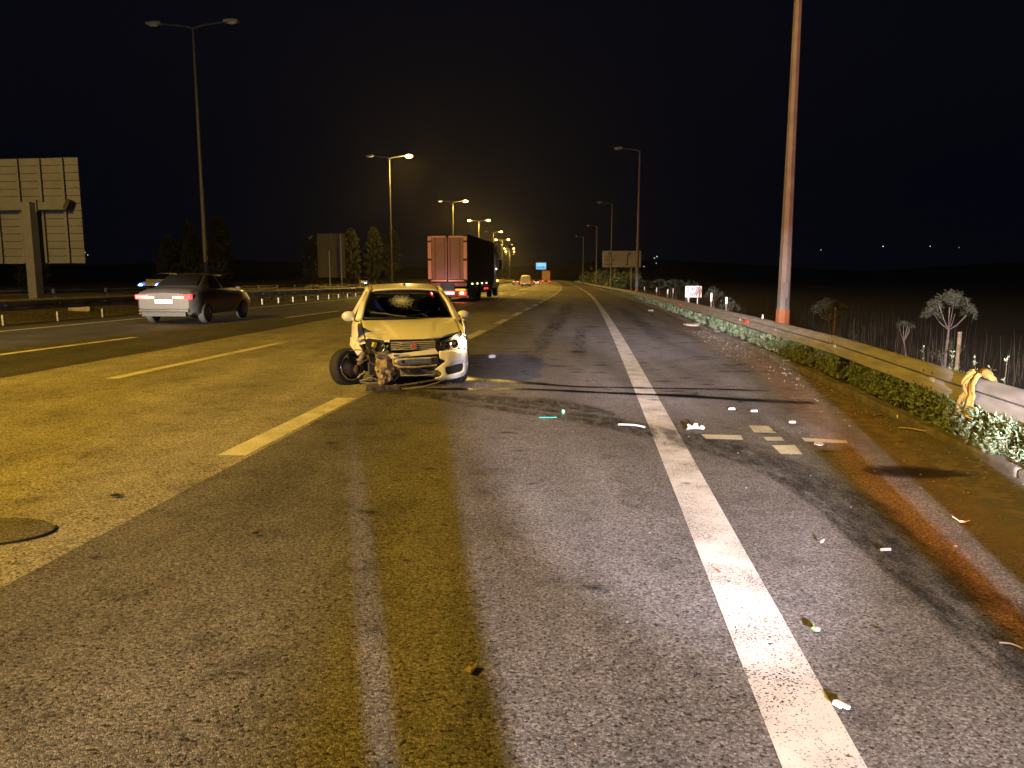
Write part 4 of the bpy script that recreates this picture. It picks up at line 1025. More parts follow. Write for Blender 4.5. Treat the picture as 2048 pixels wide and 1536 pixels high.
def truck():
    p = P(-9.55, 49); t = thing('semi_truck', 'red-backed semi-trailer truck driving away behind the wrecked car', 'truck', p, -0.105)
    H0, H1, W2 = 1.30, 4.12, 1.26
    for s in (-1, 1):
        b = MB(); b.box((s * .52, -.02, (H0 + H1) / 2), (1.0, .05, H1 - H0 - .2)); d = b.build('rear_door', M['truck_red'], t, bevel=.01)
        for x in (.18, .78):
            b = MB(); b.tube([(s * x, -.07, H0 + .1), (s * x, -.07, H1 - .15)], .02, 6)
            for z in (H0 + .5, H0 + 1.4, H0 + 2.4): b.box((s * x, -.055, z), (.08, .04, .05))
            b.build('lock_bar', M['truck_red'], d)
        for k, (za, zb) in enumerate(((H0 + .12, H0 + 1.28), (H0 + 1.40, H0 + 2.42), (H0 + 2.52, H1 - .04))):
            b = MB(); b.box((s * 1.135, -.06, (za + zb) / 2), (.21, .03, zb - za)); b.build('reflective_strip', M['tape'], t)
        for z in (H0 + 1.34, H0 + 2.47, H0 + .06):
            b = MB(); b.box((s * 1.13, -.08, z), (.24, .05, .05)); b.build('hinge', M['chassis'], t)
        b = MB(); b.box((s * .55, -.06, H1 - .06), (.92, .03, .10)); b.build('reflective_strip', M['tape'], t)
        b = MB(); b.box((s * .56, -.06, H0 + .03), (1.02, .03, .09)); b.build('reflective_strip', M['tape'], t)
        b = MB(); b.box((s * .95, -.1, .52), (.44, .08, .22)); tl = b.build('tail_light', M['red_light'], t, bevel=.02)
        b = MB(); b.box((s * .92, -.15, .56), (.22, .03, .13)); b.build('brake_lamp', emat('brake_pink', (1, .65, .6), 9) if 'brake_pink' not in bpy.data.materials else bpy.data.materials['brake_pink'], tl)
        b = MB(); b.box((s * .82, -.09, .76), (.62, .04, .13)); b.build('marker_board', M['orange_board'], t)
        b = MB(); b.box((s * 1.26, 6.5, (H0 + H1) / 2 + .05), (.03, 13.0, H1 - H0 + .1)); b.build('side_curtain', M['curtain'], t)
        b = MB(); b.box((s * 1.275, 6.5, H1 + .02), (.04, 13.1, .14)); b.build('roof_rail', M['chassis'], t)
        for yy in (1.2, 3.4, 5.6, 7.9):
            b = MB(); b.box((s * 1.29, yy + .6, 1.12), (.04, .42, .10)); b.build('side_marker', M['yellow_light'], t)
        for yy in (3.0, 4.35, 5.7): wheel(t, (s * 1.05, yy, .50), .50, .36, side=s, rim='dark_rim')
        for yy in (11.8, 15.3): wheel(t, (s * 1.05, yy, .50), .50, .34, side=s)
        for yy in (8.2, 9.6):
            b = MB(); b.box((s * 1.2, yy, .72), (.05, .22, .12)); b.build('side_lamp', M['red_light'], t)
        b = MB(); b.box((s * 1.16, 9.6, .82), (.03, 6.4, .75)); b.build('gap_filler', M['chassis'], t)  # dark panel added so the gap under the trailer reads dark
        b = MB(); b.box((s * 1.2, 9.0, .62), (.05, 4.4, .08)); b.box((s * 1.2, 9.0, .92), (.05, 4.4, .08)); b.build('side_guard', M['alu'], t)
        b = MB(); b.box((s * 1.42, 15.9, 2.55), (.24, .12, .75)); b.tube([(s * 1.1, 16, 2.9), (s * 1.42, 15.9, 2.9)], .03, 5); b.build('mirror', M['chassis'], t)
    b = MB(); b.box((0, 6.5, H1 + .0), (2.5, 13, .06)); b.build('roof', M['chassis'], t)
    b = MB(); b.box((0, 6.5, H0 - .12), (2.48, 13, .22)); b.box((0, 6.5, .95), (.9, 13.2, .4)); b.box((0, .4, .4), (2.3, .1, .14)); b.box((0, 13.2, .75), (.9, 5.6, .5)); b.build('chassis', M['chassis'], t)
    b = MB(); b.box((0, -.03, 1.08), (2.45, .06, .20)); b.build('rear_sill', M['mudflap'], t)
    b = MB(); b.box((0, -.02, .54), (2.4, .10, .50)); b.build('rear_bumper', M['mudflap'], t, bevel=.02)
    b = MB(); b.box((-.02, -.1, .55), (.92, .03, .19)); b.build('number_plate', M['plate_lit'], t)
    b = MB(); b.box((0, 15.5, 2.1), (2.46, 1.9, 2.9)); b.box((0, 15.3, 3.75), (2.2, 1.4, .5)); b.build('cab', M['cab_white'], t, bevel=.1)
    b = MB(); b.box((1.24, 15.7, 2.6), (.02, .9, .8)); b.build('cab_window', M['smoke_glass'], t)
    b = MB(); b.box((1.3, 15.0, 1.25), (.08, .3, .16)); b.build('marker_lamp', M['orange_light'], t)
    b = MB(); b.box((1.3, 14.3, 2.2), (.06, .12, .10)); b.build('marker_lamp', emat('small_white_lamp', (1, .95, .9), 8), t)
    # added fill for the trailer doors, and the red tail lamp
    mR = Matrix.Rotation(-0.105, 3, 'Z')
    q = p + mR @ Vector((0, -1.0, .75)); spot('door_fill', q, p + mR @ Vector((0, 0, 2.0)), 160, 55, (1, .72, .78), 1, .25)
    q = p + mR @ Vector((.9, -.35, .5)); spot('tail_lamp', q, q + mR @ Vector((0, -1.5, -1.2)), 150, 40, (1, .05, .05), 1, .1)
M['orange_board'] = emat('amber_board', (1.0, 0.45, 0.04), 1.2)
truck()

# ------------------------------------------------------------------ the wrecked car
def wreck():
    t = thing('wrecked_car', 'white crashed hatchback with torn-off front bumper and splayed front wheel', 'car', (-1.345, 10.48, 0.055), 0.19)
    t.scale = (0.966, 0.966, 0.966)
    W = M['white_paint']
    def fr(u, v, y): return Vector(((u - 828) * 0.00722 + 0.007, y, 0.622 - (v - 692) * 0.00722))     # image pixels u, v at chosen depth y -> car-local metres
    FX = [(-.66, .726, .32), (-.52, .706, .25), (-.395, .688, .2), (-.184, .692, .15), (.172, .706, .15), (.434, .740, .25), (.72, .788, .46)]
    def hood_front(s):
        x = -.66 + 1.38 * (s + 1) / 2
        for (a, b) in zip(FX, FX[1:]):
            if x <= b[0] + 1e-6:
                k = (x - a[0]) / (b[0] - a[0]); return Vector((x, a[2] + (b[2] - a[2]) * k, a[1] + (b[1] - a[1]) * k))
        return Vector(FX[-1])
    def hood_pt(s, q):
        a = hood_front(s); c = Vector((.72 * s, 1.20 - .07 * (1 - s * s), .945 + .012 * s)); p = a.lerp(c, q)
        p.z += .045 * math.sin(math.pi * min(1, q * 1.05)) * (1 - .55 * s * s)
        e = abs(s) - (.34 + .26 * q); p.z -= .012 * (1 if e > .04 else max(0, e / .04)) * (1 - abs(2 * q - 1) ** 4)
        if s < -.55 and q < .45: p.z += .018 * mnoise.noise(Vector((s * 7, q * 9, 3)))
        return p
    b = MB(); b.grid(lambda u, v: hood_pt(u * 2 - 1, v), 44, 22); hd = b.build('hood', W, t, True, solid=.012)
    b = MB(); b.tube([hood_pt(s_ / 10 - 1, 0) + Vector((0, .006, -.014)) for s_ in range(21)], .012, 6); b.build('hood_lip', W, hd, True)
    # windscreen, cowl, wipers
    def ws(s, q, o=0.0):
        a = Vector((.70 * s, 1.23 - .10 * (1 - s * s), .962)); c = Vector((.535 * s, 1.95 - .07 * (1 - s * s), 1.362))
        n = Vector((0, -.5, .87)) ; return a.lerp(c, q) + n * (o + .015 * math.sin(math.pi * q) * (1 - s * s))
    b = MB(); b.grid(lambda u, v: ws(u * 2 - 1, v), 16, 10); wsh = b.build('windscreen', M['windshield'], t, True)
    fb = MB()
    ring = [ws(s_, 0, -.002) for s_ in [k / 8 - 1 for k in range(17)]] + [ws(1, k / 8, -.002) for k in range(1, 9)] + [ws(1 - k / 8, 1, -.002) for k in range(1, 17)] + [ws(-1, 1 - k / 8, -.002) for k in range(1, 9)]
    fb.tube(ring, .017, 6); fb.build('windscreen_seal', M['black'], wsh, True)
    cb = MB(); c0 = (-.13, .60)
    for k in range(30):
        a = 2 * math.pi * k / 30 + random.uniform(-.08, .08); r1 = random.uniform(.5, 1.15); pts = []
        for q in range(6):
            f_ = .03 + (r1 - .03) * q / 5; pts.append(ws(c0[0] + math.cos(a) * .34 * f_ + random.uniform(-.008, .008), c0[1] + math.sin(a) * .26 * f_ + random.uniform(-.01, .01), .003))
        cb.tube(pts, .0014, 3, False)
    for rr in (.1, .2, .3, .42, .54, .68, .84):
        pts = [ws(c0[0] + math.cos(2 * math.pi * k / 30) * .34 * rr * random.uniform(.75, 1.25), c0[1] + math.sin(2 * math.pi * k / 30) * .26 * rr * random.uniform(.9, 1.1), .003) for k in range(31)]
        cb.tube(pts, .0011, 3, False)
    for k in range(520):
        a = random.random() * 6.28; r_ = min(.95, abs(random.gauss(0, .42))); leaf_quad(cb, ws(c0[0] + math.cos(a) * .34 * r_, min(.97, c0[1] + math.sin(a) * .26 * r_), .0035), Vector((random.uniform(-1, 1), .2, .4)), Vector((0, -.5, .87)), .013, .006)
    cb.build('glass_crack', M['crack'], wsh)
    b = MB(); b.grid(lambda u, v: Vector(((u * 2 - 1) * .74, 1.16 + .10 * v - .085 * (1 - (u * 2 - 1) ** 2), .945 + .012 * v)), 16, 2); b.build('cowl', M['black'], t)
    b = MB(); b.tube([ws(-.86, .17, .012), ws(-.5, .12, .016), ws(-.28, .05, .014)], .008, 5); b.tube([ws(-.28, .05, .02), ws(-.05, .01, .02)], .009, 5); b.build('wiper', M['grey_plastic'], t)
    b = MB(); b.tube([ws(-.02, .02, .014), ws(.3, .10, .016), ws(.52, .20, .012)], .008, 5); b.tube([ws(.3, .1, .02), ws(.42, .01, .02)], .009, 5); b.build('wiper', M['black'], t)
    # roof
    def roof_pt(s, q):
        y = 1.93 + 1.5 * q; z = 1.352 + .085 * math.sin(math.pi * min(1, q * .82 + .03)) + .035 * (1 - s * s)
        if abs(s) > .86: z -= .045 * ((abs(s) - .86) / .14) ** 2
        return Vector((s * (.585 + .02 * math.sin(math.pi * q)), y - .07 * (1 - s * s) * (1 - q), z))
    b = MB(); b.grid(lambda u, v: roof_pt(u * 2 - 1, v), 28, 14); rf = b.build('roof', W, t, True, solid=.02)
    b = MB(); b.tube([(.0, 2.18, 1.46), (.0, 2.2, 1.49)], [.022, .012], 8); b.build('antenna_base', M['black'], rf)
    for s in (-1, 1):
        b = MB(); b.tube([roof_pt(s * .90, k / 8) + Vector((s * .003, 0, .006)) for k in range(9)], .010, 5); b.build('roof_gutter', M['black'], rf)
    # pillars and roof rails
    b = MB()
    for s in (-1, 1):
        for o in (0, .025, .05):
            b.tube([(s * (.735 + o), 1.16 + o, .93), (s * (.66 + o * .7), 1.58 + o, 1.19), (s * (.565 + o * .6), 1.95 + o, 1.368)], [.034, .030, .026], 8)
        b.tube([(s * .60, 1.95, 1.365), (s * .62, 2.5, 1.40), (s * .61, 3.1, 1.395), (s * .585, 3.42, 1.34)], .032, 8)
        b.tube([(s * .845, 2.42, .92), (s * .62, 2.45, 1.38)], .03, 8)
        b.tube([(s * .84, 3.5, .90), (s * .59, 3.38, 1.36)], [.075, .05], 8)
        b.tube([(s * .845, 1.25, .945), (s * .855, 2.4, .945), (s * .84, 3.55, .95)], .026, 6)
    b.build('pillars', W, t, True)
    for s in (-1, 1):
        for y0, y1, ya, yb in ((1.38, 2.38, 2.0, 2.40), (2.46, 3.42, 2.48, 3.30)):
            b = MB(); quad(b, (s * .835, y0, .96), (s * .835, y1, .96), (s * .625, yb, 1.365), (s * .625, ya, 1.365)); b.build('side_window', M['car_glass'], t, solid=.006)
    # flanks
    def w_at(y, z):
        prof = .86 - .05 * max(0, (.45 - z) / .25) ** 2 - .03 * max(0, (z - .75) / .2) ** 2
        if y < .8: prof -= .10 * ((.8 - y) / .4) ** 2
        if y > 3.1: prof -= .10 * ((y - 3.1) / .65) ** 2
        return prof
    for s in (-1, 1):
        def sp_(u, v, s=s):
            y = .45 + 3.3 * u; z = .18 + .765 * v; x = w_at(y, z)
            if s < 0 and y < 1.35:
                k = (1.35 - y) / .9; x += k * (.03 * mnoise.noise(Vector((y * 6, z * 5, 1))) - .004)
            return Vector((s * x, y, z))
        def skip(u, v, s=s):
            y = .45 + 3.3 * u; z = .18 + .765 * v
            if (y - .78) ** 2 + (z - .30) ** 2 < .345 ** 2 or (y - 3.10) ** 2 + (z - .30) ** 2 < .345 ** 2: return True
            if s < 0 and y < 1.02 and z < .56: return True
            return s > 0 and y < .52 and z < .75
        b = MB(); b.grid(sp_, 84, 26, skip); fl = b.build('body_side', M['white_dirty'] if s < 0 else W, t, True, solid=.012)
        for cy in ((3.10,) if s < 0 else (.78, 3.10)):
            b = MB(); b.tube([(s * (w_at(cy + .35 * math.cos(a), .3 + .35 * math.sin(a)) + .004), cy + .35 * math.cos(a), .30 + .35 * math.sin(a)) for a in [math.pi * k / 14 - .1 for k in range(15)]], .014, 6); b.build('wheel_arch', W, fl)
        b = MB(); b.box((s * .868, 2.0, .80), (.02, .16, .03)); b.build('door_handle', W, fl)
        b = MB(); b.tube([(s * (w_at(1.42, z) + .002), 1.42, z) for z in (.22, .5, .75, .93)], .004, 4); b.tube([(s * (w_at(2.44, z) + .002), 2.44, z) for z in (.22, .5, .75, .93)], .004, 4); b.build('door_gap', M['black'], fl)
        # door mirrors
        b = MB(); b.ball((s * .90 - (.015 if s < 0 else .02), 1.36, .985), .098, (1.08, .62, .82), 14)
        mi = b.build('mirror', W, t, True)
        b = MB(); b.tube([(s * .80, 1.42, .915), (s * .86, 1.38, .93)], [.035, .03], 6); b.build('mirror_arm', M['black'], mi)
    # front wing tops
    for s in (-1, 1):
        def wing(u, v, s=s):
            y = .36 + .90 * v; q = max(0, min(1, (y - .36) / .84)); h = hood_pt(s, q); a = h + Vector((s * .018, 0, -.008))
            pts = [a, Vector((s * .80, y + .02, h.z - .05)), Vector((s * w_at(y, .78), y, .76 + .02 * v)), Vector((s * w_at(y, .60), y + .03, .575))]
            f_ = u * 3; i = min(2, int(f_)); p = pts[i].lerp(pts[i + 1], f_ - i)
            if s < 0:
                k = (1 - .75 * v) * min(1, u * 2.2)
                nz = mnoise.noise(Vector((y * 5.5, u * 3.2, 5))); n2 = abs(mnoise.noise(Vector((y * 9, u * 4, 8))))
                p += Vector((.022 * nz * k, -.02 * n2 * k, (.03 * nz - .03 * n2) * k)); p.z = min(p.z, h.z - .006 - .05 * u)
            return p
        b = MB(); b.grid(wing, 18, 22); b.build('fender', M['white_dirty'] if s < 0 else W, t, s > 0, solid=.008)
    # the torn front edge of the crumpled wing, folded towards the front
    P0 = [fr(705, 680, .70), fr(722, 681, .52), fr(733, 683, .40), fr(735, 689, .33), fr(722, 692, .37), fr(729, 702, .34), fr(731, 706, .36), fr(719, 714, .40), fr(711, 703, .46), fr(704, 695, .60), fr(714, 688, .50)]
    b = MB(); b.add(P0, [(0, 1, 10), (1, 2, 4), (2, 3, 4), (1, 4, 10), (4, 5, 8), (5, 6, 7), (5, 7, 8), (8, 9, 10), (4, 8, 10), (0, 10, 9)]); b.build('torn_fender_edge', M['white_dirty'], t, solid=.008)
    # engine bay and floor pan behind everything
    b = MB(); b.box((-.02, .70, .43), (1.20, .75, .50)); b.box((0, 2.2, .26), (1.55, 2.9, .14)); b.box((0, 1.14, .56), (1.30, .06, .60)); b.build('engine_bay', M['bay'], t)
    b = MB(); b.box((.02, .30, .645), (1.25, .12, .05)); b.build('radiator_support', M['bay'], t)
    # inside
    b = MB(); b.grid(lambda u, v: Vector(((u * 2 - 1) * .72, 1.25 + .42 * v, .93 - .02 * math.cos(v * 3) - .16 * v * v)), 10, 6); b.box((0, 1.72, .70), (1.44, .1, .3)); b.build('dashboard', M['interior'], t)
    b = MB(); b.box((0, 2.3, .36), (1.5, 2.2, .06)); b.box((0, 3.40, .72), (1.4, .08, .5)); b.build('cabin_floor', M['interior'], t)
    b = MB(); b.grid(lambda u, v: roof_pt((u * 2 - 1) * .9, .05 + .9 * v) - Vector((0, 0, .035)), 8, 8); b.build('headliner', M['headliner'], t, True)
    for cx in (-.36, .40):
        b = MB(); b.ball((cx, 2.12, .80), .25, (.92, .30, 1.22), 16); b.ball((cx, 2.10, 1.12), .17, (1.05, .42, .86), 16); b.ball((cx, 1.9, .55), .25, (.95, 1.1, .34), 14); b.build('front_seat', M['navy'], t, True)
    b = MB(); b.ball((0, 3.15, .78), .6, (1.05, .2, .38), 16)
    for cx in (-.38, .38): b.ball((cx, 3.16, 1.05), .11, (1, .5, .7), 10)
    b.build('rear_seat', M['interior'], t, True)
    ring = [(.40 + .18 * math.cos(a), 1.62 + .05 * math.sin(a), .93 + .16 * math.sin(a)) for a in [2 * math.pi * k / 24 for k in range(25)]]
    b = MB(); b.tube(ring, .014, 6); b.tube([(.40, 1.60, .93), (.40, 1.75, .86)], .03, 6); b.tube([(.23, 1.61, .93), (.57, 1.61, .93)], .014, 5); b.build('steering_wheel', M['black'], t)
    b = MB(); b.box((-.0, 1.93, 1.27), (.20, .03, .06)); b.build('rear_view_mirror', M['black'], t)
    # tail
    b = MB()
    quad(b, (-.82, 3.72, .30), (.82, 3.72, .30), (.80, 3.68, .93), (-.80, 3.68, .93)); b.build('tailgate', W, t, solid=.03)
    b = MB(); quad(b, (-.66, 3.66, .97), (.66, 3.66, .97), (.53, 3.40, 1.33), (-.53, 3.40, 1.33)); b.build('rear_window', M['car_glass'], t, solid=.005)
    b = MB(); b.box((0, 3.72, .36), (1.62, .16, .24)); b.build('rear_bumper', W, t, bevel=.04)
    for s in (-1, 1):
        b = MB(); b.box((s * .74, 3.66, .82), (.14, .12, .30)); b.build('tail_light', M['red_refl'], t)
    # grille
    b = MB(); b.box((.01, .13, .632), (.68, .03, .155)); gr = b.build('grille', M['bay'], t)
    for k, z in enumerate((.572, .598, .624, .650, .676)):
        b = MB(); pts = []
        for q in range(9):
            x = -.315 + .63 * q / 8; pts.append((x, .075 + .10 * x * x + (.02 if x < -.2 else 0), z + .016 * x + (.012 * mnoise.noise(Vector((x * 9, k, 0))) if x < -.1 else 0)))
        b.tube(pts, .0066 if k < 4 else .009, 6); b.build('grille_bar', M['chrome_bar'], gr)
    b = MB(); b.box((.345, .13, .635), (.07, .06, .17), (0, 0, .2)); b.build('grille_end', M['black'], gr)
    b = MB(); b.box((-.27, .05, .585), (.035, .03, .035), (0, .1, .1)); b.build('broken_clip', M['debris_white'], gr)
    b = MB(); b.disc((.007, .062, .624), .046, (0, -1, 0), 20, .016); em = b.build('emblem', M['chrome'], t, bevel=.003)
    b = MB(); b.disc((.007, .046, .624), .038, (0, -1, 0), 20, .004); b.build('badge_face', M['emblem_red'], em)
    text_mesh('FIAT', .026, M['chrome'], 'lettering', em, (.007, .0405, .624), th=.001)
    # hanging centre strip of the bumper with what is left of the plate
    b = MB(); o0 = [fr(776, 708, 0), fr(784, 716, 0), fr(800, 713, -.02), fr(840, 710, -.03), fr(876, 708, 0), fr(869, 698, .03), fr(840, 702, 0), fr(800, 706, 0), fr(786, 705, 0)]
    b.add(o0, [(0, 1, 8), (8, 1, 2, 7), (7, 2, 3, 6), (6, 3, 4, 5)]); st = b.build('bumper_strip', W, t, solid=.025)
    b = MB(); quad(b, fr(788, 711.5, -.035), fr(816, 709.5, -.045), fr(816, 706.0, -.045), fr(788, 707, -.035)); b.build('number_plate', M['plate_white'], st, solid=.004)
    b = MB(); quad(b, fr(788, 711.3, -.0405), fr(798, 710.6, -.044), fr(798, 706.8, -.044), fr(788, 707.2, -.0405)); b.build('plate_band', M['plate_blue'], st, solid=.002)
    # the right remnant of the bumper with its fog lamp
    out = [(877, 702.5), (890, 701.4), (905, 701), (922, 700), (930, 701.5), (936, 705), (938, 714), (937.5, 726), (935, 740), (932, 748), (926, 753.5), (912, 757), (898, 759), (880, 760), (868.5, 760), (867.5, 755), (877, 752.5), (880.5, 749), (879.5, 743.5), (874, 739.5), (867.5, 738.4), (877, 731.7), (888.8, 723.3), (886, 720), (878, 717), (876.5, 710)]
    hole = [(888.5, 735), (900, 732), (914, 729), (926, 728), (927, 735), (924, 742), (918, 745), (893, 749.5), (890, 745)]
    bm = bmesh.new()
    def loop(pts):
        vs_ = [bm.verts.new((fr(u, v, 0).x, 0, fr(u, v, 0).z)) for u, v in pts]
        return [bm.edges.new((vs_[i], vs_[(i + 1) % len(vs_)])) for i in range(len(vs_))]
    e = loop(out) + loop(hole)
    bmesh.ops.triangle_fill(bm, use_beauty=True, use_dissolve=False, edges=e)
    bmesh.ops.subdivide_edges(bm, edges=bm.edges[:], cuts=2, use_grid_fill=True)
    for v in bm.verts:
        x = v.co.x; z = v.co.z; v.co.y = -.02 + .9 * max(0, x - .42) ** 2 + 3.6 * max(0, x - .66) ** 2 + .25 * max(0, z - .45) - .03 * math.sin(max(0, min(1, (z - .12) / .2)) * math.pi)
    me = bpy.data.meshes.new('bumper'); bm.to_mesh(me); bm.free(); me.materials.append(W)
    for p_ in me.polygons: p_.use_smooth = True
    bo = bpy.data.objects.new('bumper', me); COL.objects.link(bo); bo.parent = t
    md = bo.modifiers.new('solid', 'SOLIDIFY'); md.thickness = .012; md.offset = 1
    b = MB(); b.box((.59, .10, .275), (.30, .06, .17), (0, 0, .28)); b.build('fog_recess', M['black'], bo)
    b = MB(); b.lathe([(.001, .0), (.02, .004), (.034, .02), (.040, .04)], 14, Matrix.Translation((.655, .13, .275)) @ Matrix.Rotation(math.pi / 2, 4, 'X')); b.build('fog_lamp', M['chrome'], bo, True)
    b = MB(); b.box((.345, .03, .24), (.10, .05, .10), (0, .3, .2)); b.box((.35, .0, .225), (.05, .03, .05)); b.build('tow_eye_cover', M['grey_plastic'], bo)
    b = MB(); b.tube([fr(876, 706, .02), fr(905, 704, .01), fr(930, 704.5, .13)], .006, 5); b.build('bumper_crease', W, bo)
    # headlight that still burns
    def tb(x):
        k = max(0, min(1, (x - .395) / .43))
        top = .664 + .115 * min(1, k / .62) if k < .62 else .779 - .055 * (k - .62) / .38
        bot = .585 - .075 * math.sin(min(1, k / .62) * math.pi / 2) if k < .62 else .510 + .07 * (k - .62) / .38
        return bot, top, .10 + .40 * k ** 1.7
    def lens(u, v, o=0.0):
        x = .395 + .43 * u; a, c, y = tb(x); return Vector((x, y + o - .03 * math.sin(v * math.pi), a + (c - a) * v))
    b = MB(); b.grid(lambda u, v: lens(u, v, .07 + .05 * math.sin(v * math.pi) * math.sin(u * math.pi)), 16, 8)
    hl_ = b.build('headlight', M['grey_plastic'], t, True)
    b = MB(); b.grid(lambda u, v: lens(u, v), 16, 8); b.build('headlight_lens', M['lens_clear'], hl_, True)
    b = MB(); b.tube([lens(k / 14, 0, 0) for k in range(15)] + [lens(1, k / 4, 0) for k in range(1, 5)] + [lens(1 - k / 14, 1, 0) for k in range(1, 15)] + [lens(0, 1 - k / 4, 0) for k in range(1, 5)], .009, 6); b.build('headlight_trim', M['black'], hl_)
    mr = Matrix.Rotation(math.pi / 2, 4, 'X')
    for cx, cz, cy, r_ in ((.475, .622, .19, .058), (.60, .635, .24, .062)):
        b = MB(); b.lathe([(.012, .0), (r_ * .6, .012), (r_ * .9, .04), (r_, .07), (r_ * 1.06, .07)], 18, Matrix.Translation((cx, cy, cz)) @ mr); b.build('reflector', M['chrome'], hl_, True)
        b = MB(); b.ball((cx, cy - .03, cz), .018); b.build('dead_bulb', M['grey_plastic'], hl_)
    b = MB(); b.ball((.728, .285, .642), .066, (.85, .6, 1.2), 16); b.build('lit_bulb', M['bulb'], hl_, True)
    # broken headlight on the crushed side
    b = MB(); b.box((-.52, .30, .60), (.26, .16, .22), (0, .1, -.3)); bh = b.build('broken_headlight', M['bay'], t, bevel=.02)
    b = MB(); b.lathe([(.012, .0), (.045, .015), (.066, .05), (.074, .09), (.080, .09)], 18, Matrix.Translation((-.475, .27, .605)) @ mr); b.build('reflector', M['chrome'], bh, True)
    b = MB(); b.ball((-.475, .23, .605), .03); b.build('dead_bulb', M['grey_plastic'], bh)
    b = MB(); b.box((-.545, .19, .635), (.06, .05, .07), (.2, .3, .4)); b.build('indicator_shard', M['yellow'], bh, bevel=.01)
    b = MB(); pts = [(-.475 + .095 * math.cos(a), .20, .59 + .095 * math.sin(a)) for a in [math.pi * 1.0 + math.pi * k / 12 for k in range(13)]]; b.tube(pts, .008, 5); b.build('headlight_ring', M['chrome'], bh)
    for u, v in ((768, 691), (771, 694), (777, 693)):
        b = MB(); b.box(fr(u, v, .16), (.016, .02, .035), (random.random(), random.random(), 0)); b.build('plastic_shard', M['debris_white'], t)
    # crash beam, tube and radiator duct
    b = MB(); b.grid(lambda u, v: Vector((-.265 + .60 * u, .10 + .12 * (u - .5) ** 2 - .045 * math.sin(v * math.pi), .345 + .095 * v + .012 * u)), 16, 8); cbm = b.build('crash_beam', M['alu'], t, True, solid=.012)
    for x in (-.145, -.03, .085):
        b = MB(); b.disc((x, .062, .395), .020, (0, -1, 0), 12, .006); b.build('hole', M['bay'], cbm)
    b = MB(); b.box((.30, .11, .40), (.10, .10, .10)); b.build('beam_bracket', M['dusty_black'], cbm)
    b = MB(); b.tube([(-.28, .12, .44), (-.275, .08, .36), (-.20, .05, .325), (.05, .04, .318), (.33, .06, .338)], [.022, .024, .020, .017, .016], 8); b.build('beige_tube', M['beige'], t, True)
    b = MB(); b.grid(lambda u, v: Vector((-.19 + .50 * u, .08 + .10 * v + .06 * u, .185 + .11 * v * (1 - .35 * u) + .02 * math.sin(u * 5))), 12, 5); b.build('radiator_duct', M['grey_plastic'], t, True, solid=.01)
    b = MB(); b.tube([(-.17, .06, .20), (.05, .07, .192), (.28, .11, .196)], .009, 5); b.build('duct_edge', M['alu'], t)
    # muddy gearbox lump
    b = MB()
    for c_, r_, sc, sd in (((-.40, .20, .36), .155, (.82, .8, .75), 1), ((-.385, .20, .25), .14, (.85, .8, .95), 2), ((-.43, .20, .16), .085, (.9, .9, 1.0), 3), ((-.44, .21, .095), .055, (1, 1, .9), 4), ((-.33, .2, .30), .09, (.9, .8, 1.2), 5), ((-.47, .2, .31), .08, (.9, .9, 1.3), 6)):
        b.ball(c_, r_, sc, 18, .55, sd * 3.3)
    b.build('muddy_gearbox', M['mud'], t, False)
    b = MB(); b.ball((-.40, .22, .47), .13, (1.1, .8, .6), 14, .5, 9); b.build('crushed_housing', M['grey_plastic'], t)
    # splayed wheel and its suspension
    wl = wheel(t, (-.935, .60, .272), .285, .185, (0, R(-7), R(-50)), 'dark_rim', 9, side=-1)
    b = MB(); m2 = Matrix.Rotation(math.pi / 2, 4, 'Y')
    b.lathe([(.17, .085), (.192, .092), (.196, .082)], 26, m2); b.build('rim_lip', M['chrome'], wl, True)
    b = MB(); b.lathe([(.001, .10), (.06, .10), (.075, .07), (.13, .06), (.135, .03), (.001, .02)], 18, m2); b.ball((.09, .07, -.05), .06, (1, 1, 1.2), 10, .3, 3); b.build('brake_hub', M['brake'], wl, True)
    b = MB(); b.tube([(-.70, .40, .52), (-.735, .42, .42), (-.77, .44, .33)], [.040, .036, .028], 8); b.tube([(-.80, .40, .41), (-.72, .40, .385)], .018, 6); b.build('suspension_strut', M['beige'], t, True)
    b = MB(); b.tube([(-.76, .35, .10), (-.66, .30, .125), (-.58, .28, .165)], .017, 6); b.tube([(-.75, .36, .085), (-.64, .30, .065), (-.40, .30, .07)], [.02, .022, .03], 6); b.tube([(-.64, .30, .19), (-.52, .28, .12), (-.37, .28, .05)], [.010, .018, .022], 6); b.build('control_arm', M['grey_plastic'], t)
    b = MB(); b.tube([(-.79, .40, .14), (-.75, .36, .19), (-.70, .36, .21), (-.69, .37, .24)], .013, 6); b.build('steering_knuckle', M['beige'], t)
    b = MB(); b.box((-.63, .40, .25), (.018, .03, .22)); b.box((-.55, .40, .245), (.16, .03, .018)); b.box((-.56, .38, .21), (.045, .04, .06)); b.build('subframe', M['grey_plastic'], t)
    hoses = [[(704, 700), (716, 699), (728, 700), (736, 704)], [(712, 731), (722, 728), (732, 721), (739, 716)], [(740, 712), (742, 724), (750, 730), (757, 726)], [(740, 752), (748, 750), (754, 747)], [(776, 752), (784, 760), (795, 757), (800, 745), (801, 733)], [(736, 694), (742, 702), (738, 712), (737, 720)],
             [(786, 735), (790, 745), (784, 752), (779, 758)], [(794, 732), (799, 742), (793, 750)], [(747, 700), (756, 706), (764, 705)]]
    for k, hp in enumerate(hoses):
        b = MB(); pts = resample([tuple(fr(u, v, .14 + .02 * (k % 3))) for u, v in hp], .03); b.tube(pts, .0052 if k % 2 else .007, 5); b.build('hose', M['wire'], t, True)
    b = MB()
    for k in range(26):
        u, v = random.gauss(789, 7), random.gauss(747, 9); b.box(fr(u, v, random.uniform(.12, .26)), (random.uniform(.01, .05), .03, random.uniform(.01, .05)), (random.random(), random.random(), random.random()))
